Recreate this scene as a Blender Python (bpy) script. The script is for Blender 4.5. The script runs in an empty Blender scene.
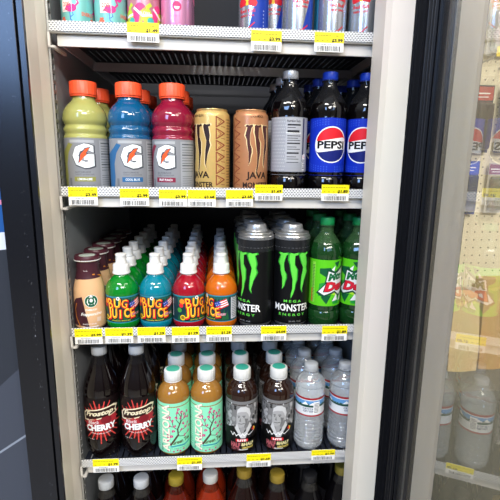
import bpy, bmesh, math, random
from mathutils import Vector, Matrix
random.seed(7)
PI = math.pi
scene = bpy.context.scene
COL = scene.collection

# ------------------------------------------------------------------ camera
CAM = Vector((0.2805, -0.7928, 1.168))
_p, _y, _r = math.radians(11.688), math.radians(-4.5137), math.radians(.8203)
F = Vector((-math.sin(_y), math.cos(_y), 0)); R = Vector((math.cos(_y), math.sin(_y), 0)); U = Vector((0, 0, 1))
F2 = F*math.cos(_p) - U*math.sin(_p); U2 = U*math.cos(_p) + F*math.sin(_p)
R3 = R*math.cos(_r) + U2*math.sin(_r); U3 = U2*math.cos(_r) - R*math.sin(_r)
cd = bpy.data.cameras.new('camera'); cam = bpy.data.objects.new('camera', cd); COL.objects.link(cam)
cd.sensor_width = 36; cd.lens = 425.6/500*36; cd.clip_start = .01; cd.clip_end = 50
M = Matrix((R3, U3, -F2)).transposed().to_4x4(); M.translation = CAM
cam.matrix_world = M
scene.camera = cam

# ------------------------------------------------------------------ world, lights, exposure
w = bpy.data.worlds.new('store'); scene.world = w; w.use_nodes = True
_wn = w.node_tree.nodes; _wl = w.node_tree.links; _bg = _wn['Background']      # dim aisle at eye level, bright ceiling above
_tc = _wn.new('ShaderNodeTexCoord'); _sx = _wn.new('ShaderNodeSeparateXYZ'); _rp = _wn.new('ShaderNodeValToRGB')
_wl.new(_tc.outputs['Generated'], _sx.inputs[0]); _wl.new(_sx.outputs['Z'], _rp.inputs[0]); _wl.new(_rp.outputs[0], _bg.inputs[0])
_rp.color_ramp.elements[0].position = 0; _rp.color_ramp.elements[0].color = (.17, .165, .16, 1)
_rp.color_ramp.elements[1].position = .60; _rp.color_ramp.elements[1].color = (.62, .64, .68, 1)
_e = _rp.color_ramp.elements.new(.22); _e.color = (.19, .19, .20, 1)
_bg.inputs[1].default_value = .8
def area(name, loc, sx, sy, power, color, target):
    l = bpy.data.lights.new(name, 'AREA'); l.shape = 'RECTANGLE'; l.size = sx; l.size_y = sy
    l.energy = power; l.color = color
    o = bpy.data.objects.new(name, l); COL.objects.link(o); o.location = loc
    o.rotation_euler = (Vector(target)-Vector(loc)).to_track_quat('-Z', 'Y').to_euler()
    return o
area('ceiling_light', (-.35, -1.5, 2.85), 1.2, .18, 48, (1, .96, .90), (-.1, -1.0, 0))
area('ceiling_light', (1.45, -1.1, 2.9), 1.2, .18, 34, (1, .96, .90), (1.2, -.8, 0))
area('ceiling_light', (1.1, -2.7, 2.75), 2.0, .40, 105, (1, .97, .93), (.2, 0, 1.0))
area('blue_sheen_light', (-1.3, -2.9, 2.35), .8, 1.1, 44, (.32, .54, 1), (-.05, 0, 1.4))  # unseen blue light, added to lay a bluish sheen on the black stile
vs = scene.view_settings
vs.view_transform = 'Standard'; vs.look = 'None'; vs.exposure = 0.27; vs.gamma = 1; vs.use_curve_mapping = False

# ------------------------------------------------------------------ materials
def lin(h):
    if not isinstance(h, str): return tuple(h)
    h = h.lstrip('#'); o = []
    for i in (0, 2, 4):
        c = int(h[i:i+2], 16)/255
        o.append(c/12.92 if c <= .04045 else ((c+.055)/1.055)**2.4)
    return tuple(o)
_mc = {}
def mat(color, rough=.4, metal=0, trans=0, ior=1.45, bump=0, bscale=60, coat=0, name='paint', mottle=0, spec=.5):
    key = (color, rough, metal, trans, ior, bump, bscale, coat, mottle, spec)
    if key in _mc: return _mc[key]
    m = bpy.data.materials.new(name); m.use_nodes = True
    nt = m.node_tree; b = nt.nodes['Principled BSDF']
    c = lin(color)+(1,)
    b.inputs['Base Color'].default_value = c
    b.inputs['Roughness'].default_value = rough
    b.inputs['Metallic'].default_value = metal
    b.inputs['Transmission Weight'].default_value = trans
    b.inputs['IOR'].default_value = ior
    b.inputs['Coat Weight'].default_value = coat
    b.inputs['Specular IOR Level'].default_value = spec
    tc = nt.nodes.new('ShaderNodeTexCoord')
    n = nt.nodes.new('ShaderNodeTexNoise'); n.inputs['Scale'].default_value = bscale
    nt.links.new(tc.outputs['Object'], n.inputs['Vector'])
    if bump:
        bp = nt.nodes.new('ShaderNodeBump'); bp.inputs['Strength'].default_value = bump; bp.inputs['Distance'].default_value = .002
        nt.links.new(n.outputs['Fac'], bp.inputs['Height']); nt.links.new(bp.outputs['Normal'], b.inputs['Normal'])
    mx = nt.nodes.new('ShaderNodeMix'); mx.data_type = 'RGBA'; mx.blend_type = 'MULTIPLY'
    mx.inputs[0].default_value = mottle if mottle else .04
    mx.inputs[6].default_value = c
    nt.links.new(n.outputs['Color'], mx.inputs[7]); nt.links.new(mx.outputs[2], b.inputs['Base Color'])
    _mc[key] = m
    return m
def ink(c): return mat(c, .40, spec=.3, name='printed_ink')

def lip_material():
    m = bpy.data.materials.new('perforated_white_strip'); m.use_nodes = True
    nt = m.node_tree; b = nt.nodes['Principled BSDF']; N = nt.nodes.new; L = nt.links.new
    tc = N('ShaderNodeTexCoord'); s = N('ShaderNodeSeparateXYZ'); L(tc.outputs['Object'], s.inputs[0])
    def mth(op, a, b_=None):
        n = N('ShaderNodeMath'); n.operation = op
        for i, v in enumerate((a, b_)):
            if v is None: continue
            if isinstance(v, (int, float)): n.inputs[i].default_value = v
            else: L(v, n.inputs[i])
        return n.outputs[0]
    rz = mth('DIVIDE', s.outputs['Z'], .0031)
    row = mth('FLOOR', rz)
    off = mth('MULTIPLY', row, .5)
    u = mth('ADD', mth('DIVIDE', s.outputs['X'], .0056), off)
    du = mth('ABSOLUTE', mth('SUBTRACT', mth('FRACT', u), .5))
    dz = mth('ABSOLUTE', mth('SUBTRACT', mth('FRACT', rz), .5))
    d = mth('ADD', mth('MULTIPLY', du, 1.0), mth('MULTIPLY', dz, .9))
    k = mth('LESS_THAN', d, .46)
    mx = N('ShaderNodeMix'); mx.data_type = 'RGBA'
    mx.inputs[6].default_value = lin('#e4e4e2')+(1,); mx.inputs[7].default_value = lin('#77797c')+(1,)
    L(k, mx.inputs[0]); L(mx.outputs[2], b.inputs['Base Color'])
    b.inputs['Roughness'].default_value = .4
    return m
M_LIP = lip_material()
M_WHITE = mat('#dedad2', .42, name='white_enamel', mottle=.03, bscale=8)
M_JAMB = mat('#eae2d4', .45, name='white_plastic_jamb', mottle=.10, bscale=4)
M_BAND = mat('#d0cdc6', .4, name='white_steel', mottle=.06, bscale=14)
M_DECK = mat('#1b1e28', .5, name='grey_coated_wire')
M_RAIL = mat('#b0b2b8', .45, name='grey_steel')
M_WALL = mat('#8f9194', .5, name='grey_liner', mottle=.15, bscale=5)
M_BACK = mat('#1b1e28', .6, name='dark_liner', mottle=.2, bscale=5)
M_RUBBER = mat('#121317', .45, name='black_rubber')
M_BLACKM = mat('#16181c', .38, name='black_door_frame', mottle=.3, bscale=30)
M_STEEL = mat('#b4b4b2', .35, metal=.7, name='steel')

# ------------------------------------------------------------------ object helpers
def link(name, me, parent=None):
    o = bpy.data.objects.new(name, me); COL.objects.link(o)
    if parent: o.parent = parent
    return o
def thing(name, label, cat, loc=(0, 0, 0), rz=0, group=None):
    o = bpy.data.objects.new(name, None); COL.objects.link(o); o.empty_display_size = .02
    o.location = loc; o.rotation_euler = (0, 0, rz)
    o['label'] = label; o['category'] = cat
    if group: o['group'] = group
    return o
def tag(o, label, cat, group=None):
    o['label'] = label; o['category'] = cat
    if group: o['group'] = group
    return o
def dup(root, loc, rz, label):
    def cp(o, par):
        c = o.copy(); COL.objects.link(c)
        if par: c.parent = par
        for ch in kids.get(o.name, []): cp(ch, c)
        return c
    kids = {}
    def walk(o):
        kids[o.name] = list(o.children)
        for c in o.children: walk(c)
    walk(root)
    r = cp(root, None); r.location = loc; r.rotation_euler = (0, 0, rz); r['label'] = label
    return r
def box(bm, x0, x1, y0, y1, z0, z1, mi=0, bev=0):
    vs_ = [bm.verts.new((x, y, z)) for z in (z0, z1) for y in (y0, y1) for x in (x0, x1)]
    fs = []
    for q in ((0, 2, 3, 1), (4, 5, 7, 6), (0, 1, 5, 4), (2, 6, 7, 3), (0, 4, 6, 2), (1, 3, 7, 5)):
        f = bm.faces.new([vs_[i] for i in q]); f.material_index = mi; fs.append(f)
    if bev:
        es = {e for f in fs for e in f.edges}
        bmesh.ops.bevel(bm, geom=list(es), offset=bev, segments=2, affect='EDGES', profile=.5)
    return vs_
def mesh(bm, mats, name='mesh', smooth=False):
    me = bpy.data.meshes.new(name); bm.normal_update(); bm.to_mesh(me); bm.free()
    for m in (mats if isinstance(mats, (list, tuple)) else [mats]): me.materials.append(m)
    if smooth:
        for p in me.polygons: p.use_smooth = True
    return me
def boxes(name, lst, mats, parent=None, bev=0):
    bm = bmesh.new()
    for b in lst: box(bm, *b[:6], mi=(b[6] if len(b) > 6 else 0), bev=bev)
    return link(name, mesh(bm, mats, name), parent)
def lathe(profile, mats, seg=56, mis=None, name='body', rfun=None, sharp=35):
    """profile: [(z, r)], mis: material index per band"""
    bm = bmesh.new(); rings = []
    for (z, r) in profile:
        if r < 1e-6: rings.append([bm.verts.new((0, 0, z))]); continue
        rings.append([bm.verts.new(((rfun(a, z, r) if rfun else r)*math.cos(a), (rfun(a, z, r) if rfun else r)*math.sin(a), z))
                      for a in [2*PI*i/seg for i in range(seg)]])
    for k in range(len(rings)-1):
        A, B = rings[k], rings[k+1]; mi = mis[k] if mis else 0
        for i in range(seg):
            j = (i+1) % seg
            if len(A) == 1: f = bm.faces.new((A[0], B[j], B[i]))
            elif len(B) == 1: f = bm.faces.new((A[i], A[j], B[0]))
            else: f = bm.faces.new((A[i], A[j], B[j], B[i]))
            f.material_index = mi; f.smooth = True
    bmesh.ops.recalc_face_normals(bm, faces=bm.faces)
    me = mesh(bm, mats, name)
    try: me.set_sharp_from_angle(angle=math.radians(sharp))
    except Exception: pass
    return me
def smoothprof(pts, n=4):
    """Catmull-Rom resample of a profile, monotone enough for bottles"""
    out = []
    for i in range(len(pts)-1):
        p0 = pts[max(i-1, 0)]; p1 = pts[i]; p2 = pts[i+1]; p3 = pts[min(i+2, len(pts)-1)]
        for k in range(n):
            t = k/n
            out.append(tuple(.5*((2*p1[c]) + (-p0[c]+p2[c])*t + (2*p0[c]-5*p1[c]+4*p2[c]-p3[c])*t*t + (-p0[c]+3*p1[c]-3*p2[c]+p3[c])*t**3) for c in (0, 1)))
    out.append(pts[-1])
    return [(z, max(r, 0)) for z, r in out]

# ------------------------------------------------------------------ printed artwork wrapped on a round body
_tc = {}
def text2d(s, shear=0, bold=0):
    key = (s, shear, bold)
    if key in _tc: return _tc[key]
    cu = bpy.data.curves.new('lettering', 'FONT'); cu.body = s; cu.shear = shear; cu.offset = bold
    cu.resolution_u = 2; cu.fill_mode = 'FRONT'
    ob = bpy.data.objects.new('lettering', cu); COL.objects.link(ob)
    dg = bpy.context.evaluated_depsgraph_get(); me = ob.evaluated_get(dg).to_mesh()
    V = [(v.co.x, v.co.y) for v in me.vertices]; P = [tuple(p.vertices) for p in me.polygons]
    ob.evaluated_get(dg).to_mesh_clear()
    bpy.data.objects.remove(ob); bpy.data.curves.remove(cu)
    x0 = min(v[0] for v in V); x1 = max(v[0] for v in V); y0 = min(v[1] for v in V); y1 = max(v[1] for v in V)
    V = [((v[0]-(x0+x1)/2)/(x1-x0), (v[1]-(y0+y1)/2)/(y1-y0)) for v in V]
    _tc[key] = (V, P, (x1-x0)/(y1-y0))
    return _tc[key]
class Art:
    """flat artwork in metres: u along the circumference, v up; layers 0..; wrap() bends it round a profile"""
    def __init__(s): s.items = []
    def faces(s, V, P, m, L): s.items.append((V, P, m, L))
    def poly(s, pts, m, L=1): s.items.append((list(pts), [tuple(range(len(pts)))], m, L))
    def rect(s, u0, u1, v0, v1, m, L=1): s.poly([(u0, v0), (u1, v0), (u1, v1), (u0, v1)], m, L)
    def disc(s, u, v, r, m, L=1, ry=None, n=28, a0=0, a1=2*PI):
        ry = ry or r
        s.poly([(u+r*math.cos(a0+(a1-a0)*i/n), v+ry*math.sin(a0+(a1-a0)*i/n)) for i in range(n if a1-a0 > 6.2 else n+1)], m, L)
    def line(s, pts, wd, m, L=1):
        for (a, b) in zip(pts[:-1], pts[1:]):
            dx, dy = b[0]-a[0], b[1]-a[1]; l = math.hypot(dx, dy) or 1; nx, ny = -dy/l*wd/2, dx/l*wd/2
            ex, ey = dx/l*wd*.3, dy/l*wd*.3
            s.poly([(a[0]+nx-ex, a[1]+ny-ey), (a[0]-nx-ex, a[1]-ny-ey), (b[0]-nx+ex, b[1]-ny+ey), (b[0]+nx+ex, b[1]+ny+ey)], m, L)
    def text(s, t, u, v, h, m, L=2, w_=None, shear=0, bold=0, rot=0, arc=0):
        V, P, asp = text2d(t, shear, bold); w_ = w_ or h*asp
        c, sn = math.cos(rot), math.sin(rot); o = []
        for (x, y) in V:
            X = x*w_; Y = y*h + arc*(1-4*x*x)
            o.append((u+X*c-Y*sn, v+X*sn+Y*c))
        s.faces(o, P, m, L)
    def mesh(s, prof=None, base=.00022, step=.00006, grid=.0025, vgrid=.012, name='label', flat=False):
        mats = []; out = bmesh.new()
        for (V, P, m, L) in s.items:
            if m not in mats: mats.append(m)
            mi = mats.index(m)
            bm = bmesh.new(); vv = [bm.verts.new((x, y, 0)) for x, y in V]
            for p in P:
                try: bm.faces.new([vv[i] for i in p])
                except ValueError: pass
            bmesh.ops.triangulate(bm, faces=bm.faces[:])
            if not flat:
                xs = [x for x, y in V]; k0 = math.floor(min(xs)/grid)+1; k1 = math.ceil(max(xs)/grid)
                for k in range(k0, k1):
                    bmesh.ops.bisect_plane(bm, geom=bm.verts[:]+bm.edges[:]+bm.faces[:], plane_co=(k*grid, 0, 0), plane_no=(1, 0, 0))
                if vgrid:
                    ys = [y for x, y in V]
                    for k in range(math.floor(min(ys)/vgrid)+1, math.ceil(max(ys)/vgrid)):
                        bmesh.ops.bisect_plane(bm, geom=bm.verts[:]+bm.edges[:]+bm.faces[:], plane_co=(0, k*vgrid, 0), plane_no=(0, 1, 0))
            mp = {}
            for f in bm.faces:
                if f.calc_area() < 1e-11: continue
                for v in f.verts:
                    if v not in mp:
                        u, z = v.co.x, v.co.y
                        if flat: mp[v] = out.verts.new((u, -(base+step*L), z))
                        else:
                            r0 = s.r0; rr = prof(z)+base+step*L; a = u/r0 - PI/2
                            mp[v] = out.verts.new((rr*math.cos(a), rr*math.sin(a), z))
                vs_ = [mp[v] for v in f.verts]
                nf = out.faces.new(vs_); nf.material_index = mi
                nf.normal_update()
                c = nf.calc_center_median(); outw = Vector((0, -1, 0)) if flat else Vector((c.x, c.y, 0))
                if nf.normal.dot(outw) < 0: nf.normal_flip()
                if not flat: nf.smooth = True
            bm.free()
        return mesh(out, mats, name)
def profile_fn(pts):
    def f(z):
        if z <= pts[0][0]: return pts[0][1]
        for (a, b) in zip(pts[:-1], pts[1:]):
            if a[0] <= z <= b[0]: return a[1]+(b[1]-a[1])*(z-a[0])/max(b[0]-a[0], 1e-9)
        return pts[-1][1]
    return f

# common materials
BLK, WHT, RED = ink('#101012'), ink('#f2f2f0'), ink('#d81f2a')
M_CAPW = mat('#dcdcd8', .4, name='white_cap'); M_RIM = mat('#c9c9c6', .28, metal=.85, name='aluminium')

# ------------------------------------------------------------------ setting
o = boxes('floor', [(-3, 3, -4, .6, -.05, 0)], mat('#8c877c', .4, mottle=.2, bscale=3, name='floor_tile')); o['kind'] = 'structure'
# pegboard wall seen through the open door's glass
def peg_material():
    m = bpy.data.materials.new('cream_pegboard'); m.use_nodes = True
    nt = m.node_tree; b = nt.nodes['Principled BSDF']; N = nt.nodes.new; L = nt.links.new
    tc = N('ShaderNodeTexCoord'); mp = N('ShaderNodeMapping'); mp.inputs['Scale'].default_value = (40, 40, 40)
    L(tc.outputs['Object'], mp.inputs[0]); fr = N('ShaderNodeVectorMath'); fr.operation = 'FRACTION'; L(mp.outputs[0], fr.inputs[0])
    sb = N('ShaderNodeVectorMath'); sb.operation = 'SUBTRACT'; sb.inputs[1].default_value = (.5, .5, .5); L(fr.outputs[0], sb.inputs[0])
    ml = N('ShaderNodeVectorMath'); ml.operation = 'MULTIPLY'; ml.inputs[1].default_value = (1, 0, 1); L(sb.outputs[0], ml.inputs[0])
    ln = N('ShaderNodeVectorMath'); ln.operation = 'LENGTH'; L(ml.outputs[0], ln.inputs[0])
    lt = N('ShaderNodeMath'); lt.operation = 'LESS_THAN'; lt.inputs[1].default_value = .10; L(ln.outputs['Value'], lt.inputs[0])
    mx = N('ShaderNodeMix'); mx.data_type = 'RGBA'; mx.inputs[6].default_value = lin('#e6dcbe')+(1,); mx.inputs[7].default_value = lin('#7a7262')+(1,)
    L(lt.outputs[0], mx.inputs[0]); L(mx.outputs[2], b.inputs['Base Color']); b.inputs['Roughness'].default_value = .6
    return m
o = boxes('wall_back', [(.70, 3, .47, .50, 0, 2.6)], peg_material()); o['kind'] = 'structure'

# ------------------------------------------------------------------ the display cooler
cooler = thing('display_cooler', 'white-framed upright drinks cooler with a dark interior and its glass door standing open', 'refrigerator', (0, 0, 0))
ZB, ZT = .10, 1.95
boxes('side_liner', [(-.030, -.006, .030, .62, ZB, ZT)], M_WALL, cooler)
boxes('side_liner', [(.6060, .640, .0, .62, ZB, ZT)], M_WALL, cooler)
boxes('back_liner', [(-.030, .64, .62, .65, ZB, ZT)], M_BACK, cooler)
boxes('top_panel', [(-.070, .68, -.06, .65, ZT, ZT+.08)], M_WHITE, cooler)
boxes('base_panel', [(-.070, .68, -.06, .65, 0, ZB)], M_WHITE, cooler)
boxes('outer_side', [(.6405, .68, -.03, .65, ZB, ZT)], M_WHITE, cooler)
def jamb_left():
    bm = bmesh.new()
    pts = [(-.0095, -.064), (-.011, -.020), (-.0075, .012), (-.0075, .030), (-.030, .030), (-.030, -.064)]
    lo = [bm.verts.new((x, y, ZB)) for x, y in pts]; hi = [bm.verts.new((x, y, ZT)) for x, y in pts]
    for i in range(len(pts)): bm.faces.new((lo[i], lo[(i+1) % 6], hi[(i+1) % 6], hi[i]))
    bm.faces.new(hi); bm.faces.new(lo[::-1]); bmesh.ops.recalc_face_normals(bm, faces=bm.faces)
    return link('jamb', mesh(bm, M_JAMB, 'jamb'), cooler)
jamb_left()
def jamb_right():
    bm = bmesh.new()
    pts = [(.5550, -.0015), (.5565, -.050), (.563, -.061), (.599, -.066), (.599, -.058), (.68, -.058), (.68, -.030), (.6405, -.0015)]
    lo = [bm.verts.new((x, y, ZB)) for x, y in pts]; hi = [bm.verts.new((x, y, ZT)) for x, y in pts]
    n = len(pts)
    for i in range(n): bm.faces.new((lo[i], lo[(i+1) % n], hi[(i+1) % n], hi[i]))
    bm.faces.new(hi); bm.faces.new(lo[::-1]); bmesh.ops.recalc_face_normals(bm, faces=bm.faces)
    return link('jamb', mesh(bm, M_JAMB, 'jamb'), cooler)
jamb_right()
boxes('gasket', [(.5992, .632, -.0625, -.058, ZB, ZT), (.605, .609, -.066, -.0625, ZB, ZT), (.617, .620, -.0645, -.0625, ZB, ZT)], M_RUBBER, cooler)
# slotted shelf standard on the left
sb_ = [(-.0065, -.0030, .014, .0165, ZB, ZT), (-.0065, -.0030, .0265, .029, ZB, ZT), (-.0065, -.0050, .0165, .0265, ZB, ZT, 1)]
z = ZB+.01
while z < ZT-.02:
    sb_.append((-.0050, -.0030, .0165, .0265, z, z+.006)); z += .0165
boxes('shelf_standard', sb_, [M_STEEL, M_RUBBER], cooler)
# black stile of the closed neighbouring door and its groove
def scratched():
    m = bpy.data.materials.new('scuffed_black_frame'); m.use_nodes = True
    nt = m.node_tree; b = nt.nodes['Principled BSDF']; N = nt.nodes.new; L = nt.links.new
    tc = N('ShaderNodeTexCoord'); mp = N('ShaderNodeMapping'); mp.inputs['Scale'].default_value = (260, 60, 110); L(tc.outputs['Object'], mp.inputs[0])
    n = N('ShaderNodeTexNoise'); n.inputs['Scale'].default_value = 2.2; n.inputs['Detail'].default_value = 3; L(mp.outputs[0], n.inputs['Vector'])
    n2 = N('ShaderNodeTexNoise'); n2.inputs['Scale'].default_value = 6; L(tc.outputs['Object'], n2.inputs['Vector'])
    sx = N('ShaderNodeSeparateXYZ'); L(tc.outputs['Object'], sx.inputs[0])
    # scuffs gather along one line of the frame, where the door rubs
    d = N('ShaderNodeMath'); d.operation = 'ADD'; d.inputs[1].default_value = .0335; L(sx.outputs['X'], d.inputs[0])
    ab = N('ShaderNodeMath'); ab.operation = 'ABSOLUTE'; L(d.outputs[0], ab.inputs[0])
    k = N('ShaderNodeMath'); k.operation = 'MULTIPLY_ADD'; k.inputs[1].default_value = -14; k.inputs[2].default_value = .08; L(ab.outputs[0], k.inputs[0])
    a = N('ShaderNodeMath'); a.operation = 'ADD'; L(n.outputs['Fac'], a.inputs[0]); L(k.outputs[0], a.inputs[1])
    a2 = N('ShaderNodeMath'); a2.operation = 'MULTIPLY_ADD'; a2.inputs[1].default_value = .2; L(n2.outputs['Fac'], a2.inputs[0]); L(a.outputs[0], a2.inputs[2])
    g = N('ShaderNodeMath'); g.operation = 'GREATER_THAN'; g.inputs[1].default_value = .86; L(a2.outputs[0], g.inputs[0])
    mx = N('ShaderNodeMix'); mx.data_type = 'RGBA'; mx.inputs[6].default_value = lin('#0c0e14')+(1,); mx.inputs[7].default_value = lin('#7c7e84')+(1,)
    L(g.outputs[0], mx.inputs[0]); L(mx.outputs[2], b.inputs['Base Color']); b.inputs['Roughness'].default_value = .26
    return m
M_SCUFF = scratched()
boxes('stile', [(-.068, -.0215, -.074, -.030, ZB, ZT), (-.0195, -.0098, -.071, -.064, ZB, ZT), (-.0215, -.0195, -.066, -.030, ZB, ZT)], M_SCUFF, cooler, bev=.0008)

# ---- the open door, hinged at the right: inner face runs through (.648, 0) at 103.5 degrees
ang = math.radians(-103.5)
D = Vector((math.cos(ang), math.sin(ang), 0)); NRM = Vector((math.sin(-ang), math.cos(ang), 0))   # NRM points away from the opening
door = bpy.data.objects.new('door', None); COL.objects.link(door); door.parent = cooler
door.matrix_local = Matrix(((D.x, NRM.x, 0, .645), (D.y, NRM.y, 0, 0), (0, 0, 1, 0), (0, 0, 0, 1)))
S0, S1, S2, S3 = .068, .188, .66, .78
boxes('frame', [(S0, S1, .002, .045, ZB+.02, ZT-.02), (S2, S3, .0, .045, ZB+.02, ZT-.02),
                (S1, S2, .0, .045, ZB+.02, ZB+.14), (S1, S2, .0, .045, ZT-.14, ZT-.02)], M_SCUFF, door)
boxes('gasket', [(S0+.004, S0+.012, -.010, .002, ZB+.03, ZT-.03), (S0+.015, S0+.019, -.006, .002, ZB+.03, ZT-.03), (S0+.024, S0+.030, -.004, .002, ZB+.03, ZT-.03)], M_RUBBER, door, bev=.0012)
boxes('trim', [(S1-.012, S1, -.002, .002, ZB+.1, ZT-.1), (S0+.050, S0+.052, -.0012, .002, ZB+.05, ZT-.05)], M_BLACKM, door)
def glass_material():
    m = bpy.data.materials.new('smeared_door_glass'); m.use_nodes = True
    nt = m.node_tree; nt.nodes.clear(); N = nt.nodes.new; L = nt.links.new
    out = N('ShaderNodeOutputMaterial'); gl = N('ShaderNodeBsdfGlossy'); gl.inputs['Roughness'].default_value = .012
    gl.inputs['Color'].default_value = (1, .98, .93, 1)
    tr = N('ShaderNodeBsdfTransparent'); tr.inputs['Color'].default_value = (.86, .84, .78, 1)
    df = N('ShaderNodeBsdfDiffuse'); df.inputs['Color'].default_value = lin('#d8d0b8')+(1,)
    tl = N('ShaderNodeBsdfTranslucent'); tl.inputs['Color'].default_value = lin('#d8d0b8')+(1,)
    hz = N('ShaderNodeMixShader'); hz.inputs[0].default_value = .5; L(df.outputs[0], hz.inputs[1]); L(tl.outputs[0], hz.inputs[2])
    tc = N('ShaderNodeTexCoord'); mp = N('ShaderNodeMapping'); mp.inputs['Scale'].default_value = (9, 1, 1.2); L(tc.outputs['Object'], mp.inputs[0])
    n = N('ShaderNodeTexNoise'); n.inputs['Scale'].default_value = 2.2; n.inputs['Detail'].default_value = 5; L(mp.outputs[0], n.inputs['Vector'])
    mr = N('ShaderNodeMapRange'); mr.inputs['From Min'].default_value = .3; mr.inputs['From Max'].default_value = .7
    mr.inputs['To Min'].default_value = .20; mr.inputs['To Max'].default_value = .40; L(n.outputs['Fac'], mr.inputs['Value'])
    m1 = N('ShaderNodeMixShader'); sz = N('ShaderNodeSeparateXYZ'); L(tc.outputs['Object'], sz.inputs[0])
    mz = N('ShaderNodeMapRange'); mz.inputs['From Min'].default_value = .55; mz.inputs['From Max'].default_value = 1.30
    mz.inputs['To Min'].default_value = .22; mz.inputs['To Max'].default_value = 1.0; L(sz.outputs['Z'], mz.inputs['Value'])     # haze weakened downward, painting the lower pane darker
    mm = N('ShaderNodeMath'); mm.operation = 'MULTIPLY'; L(mr.outputs[0], mm.inputs[0]); L(mz.outputs[0], mm.inputs[1]); L(mm.outputs[0], m1.inputs[0]); L(tr.outputs[0], m1.inputs[1]); L(hz.outputs[0], m1.inputs[2])
    fr = N('ShaderNodeFresnel'); fr.inputs['IOR'].default_value = 2.3
    m2 = N('ShaderNodeMixShader'); L(fr.outputs[0], m2.inputs[0]); L(m1.outputs[0], m2.inputs[1]); L(gl.outputs[0], m2.inputs[2])
    L(m2.outputs[0], out.inputs[0])
    return m
bm = bmesh.new()
v_ = [bm.verts.new(p) for p in ((S1, .004, ZB+.14), (S2, .004, ZB+.14), (S2, .004, ZT-.14), (S1, .004, ZT-.14))]
bm.faces.new(v_)
link('glass_pane', mesh(bm, glass_material(), 'glass_pane'), door)

# ------------------------------------------------------------------ shelves
LIPZ = [1.3945, 1.1205, .8500, .5620, .2400]
DECK = [z-.012 for z in LIPZ]
SX0, SX1 = .0015, .5985
def make_shelf(label):
    t = thing('cooler_shelf', label, 'shelf', (0, 0, 0), 0, 'shelves in the cooler')
    # z = 0 is the deck's top
    boxes('price_strip', [(SX0, SX1, 0, .0022, -.0045, .012)], M_LIP, t, bev=.0005)
    boxes('front_beam', [(SX0+.009, SX1-.002, .0105, .016, -.0255, -.0075), (SX0, SX1, .0022, .012, -.0062, -.0045)], M_BAND, t)
    boxes('side_rail', [(SX0+.009, SX0+.012, .016, .56, -.0220, -.0025)], M_RAIL, t)
    boxes('side_rail', [(SX1-.012, SX1-.009, .016, .56, -.0220, -.0025)], M_RAIL, t)
    boxes('crossbar', [(SX0+.012, SX1-.012, .215, .218, -.026, -.008)], M_RAIL, t)
    boxes('crossbar', [(SX0+.012, SX1-.012, .54, .543, -.026, -.008)], M_DECK, t)
    # slotted deck: slats along the depth, joined by bands across it
    l = []
    for k in range(5):
        y0 = .003+k*.118
        l.append((SX0+.001, SX1-.001, y0, y0+.018, -.0022, 0))
    n = 46
    for i in range(n):
        x = SX0+.001+(SX1-SX0-.002-.0098)*i/(n-1)
        l.append((x, x+.0098, .003, .49, -.0026, -.0002))
    boxes('deck', l, M_DECK, t)
    # hooked end bracket
    boxes('bracket', [(-.0028, .0012, .002, .006, -.030, -.006), (-.0028, .008, .002, .006, -.030, -.0265), (.0030, .0085, .005, .060, -.031, -.0262)], M_BAND, t)
    return t
names_ = ['topmost cooler shelf, under the tall slim cans', 'cooler shelf under the sports drinks, tan cans and colas',
          'cooler shelf under the small juice bottles and black cans', 'cooler shelf under the iced teas and bottled water',
          'lowest cooler shelf, under the soda bottles whose caps only show']
sh0 = None
for i, lb in enumerate(names_):
    if sh0 is None: sh0 = make_shelf(lb); sh0.location = (0, 0, DECK[0])
    else: dup(sh0, (0, 0, DECK[i]), 0, lb)

# ------------------------------------------------------------------ caps
def ribbed(n, amp):
    return lambda a, z, r: r*(1+amp*math.cos(n*a))
def cap_part(parent, z0, z1, r, m, top=None, ribs=30, name='cap', ring=True):
    pr = [(z0, r*.97), (z0+.001, r), (z1-.002, r*.985), (z1-.0006, r*.95), (z1, r*.88), (z1, 0)]
    o = link(name, lathe(pr, [m], seg=60, rfun=lambda a, z, rr: rr*(1+.018*math.cos(ribs*a)) if (z < z1-.001 and rr > .5*r) else rr, name=name), parent)
    if top:
        l = lathe([(z1+.0002, 0), (z1+.0002, r*.74), (z1-.0004, r*.76)], [top], seg=32, name='cap_disc'); link('cap_disc', l, o)
    if ring:
        l = lathe([(z0-.0028, r*.93), (z0-.0028, r*.99), (z0-.0008, r*.99), (z0-.0008, r*.93)], [m], seg=40, name='tamper_ring'); link('tamper_ring', l, o)
    return o
def bottle(name, label, cat, group, prof, mats, mis, art=None, seg=56, rfun=None):
    t = thing(name, label, cat, (0, 0, 0), 0, group)
    link('body', lathe(prof, mats, seg=seg, mis=mis, rfun=rfun, name='body'), t)
    if art:
        fn = profile_fn(prof)
        link('label', art.mesh(fn), t)
    return t

def drink(c, trans=.0, rough=.10, **k): return mat(c, rough, trans=trans, ior=1.38, coat=.6, name='drink_in_clear_plastic', **k)
SHORT = {2: 'second', 3: 'third', 4: 'fourth', 5: 'fifth', 6: 'sixth', 7: 'seventh', 8: 'eighth'}
def facing(X, off):
    """rotation that turns the printed front OFF degrees from the aisle viewer"""
    return math.radians(off) - math.atan2(X-.28, .83)
def row(proto, X, r, shelf, n, first_label, back_label, off=0, pitch=None, y0=.0135, use=False, jit=.0002, backoff=None, dx=0):
    pitch = pitch or 2*r+.0012
    for j in range(n):
        lb = first_label if j == 0 else back_label % SHORT[j+1]
        x = X+dx*j+(random.uniform(-jit, jit) if j else 0)
        rz = facing(X, off) if j == 0 else facing(X, (backoff if backoff is not None else off)+random.uniform(-25, 25))
        loc = (x, y0+r+pitch*j, DECK[shelf]+.0003)
        if j == 0 and use: proto.location = loc; proto.rotation_euler = (0, 0, rz); proto['label'] = lb
        else: dup(proto, loc, rz, lb)

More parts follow.
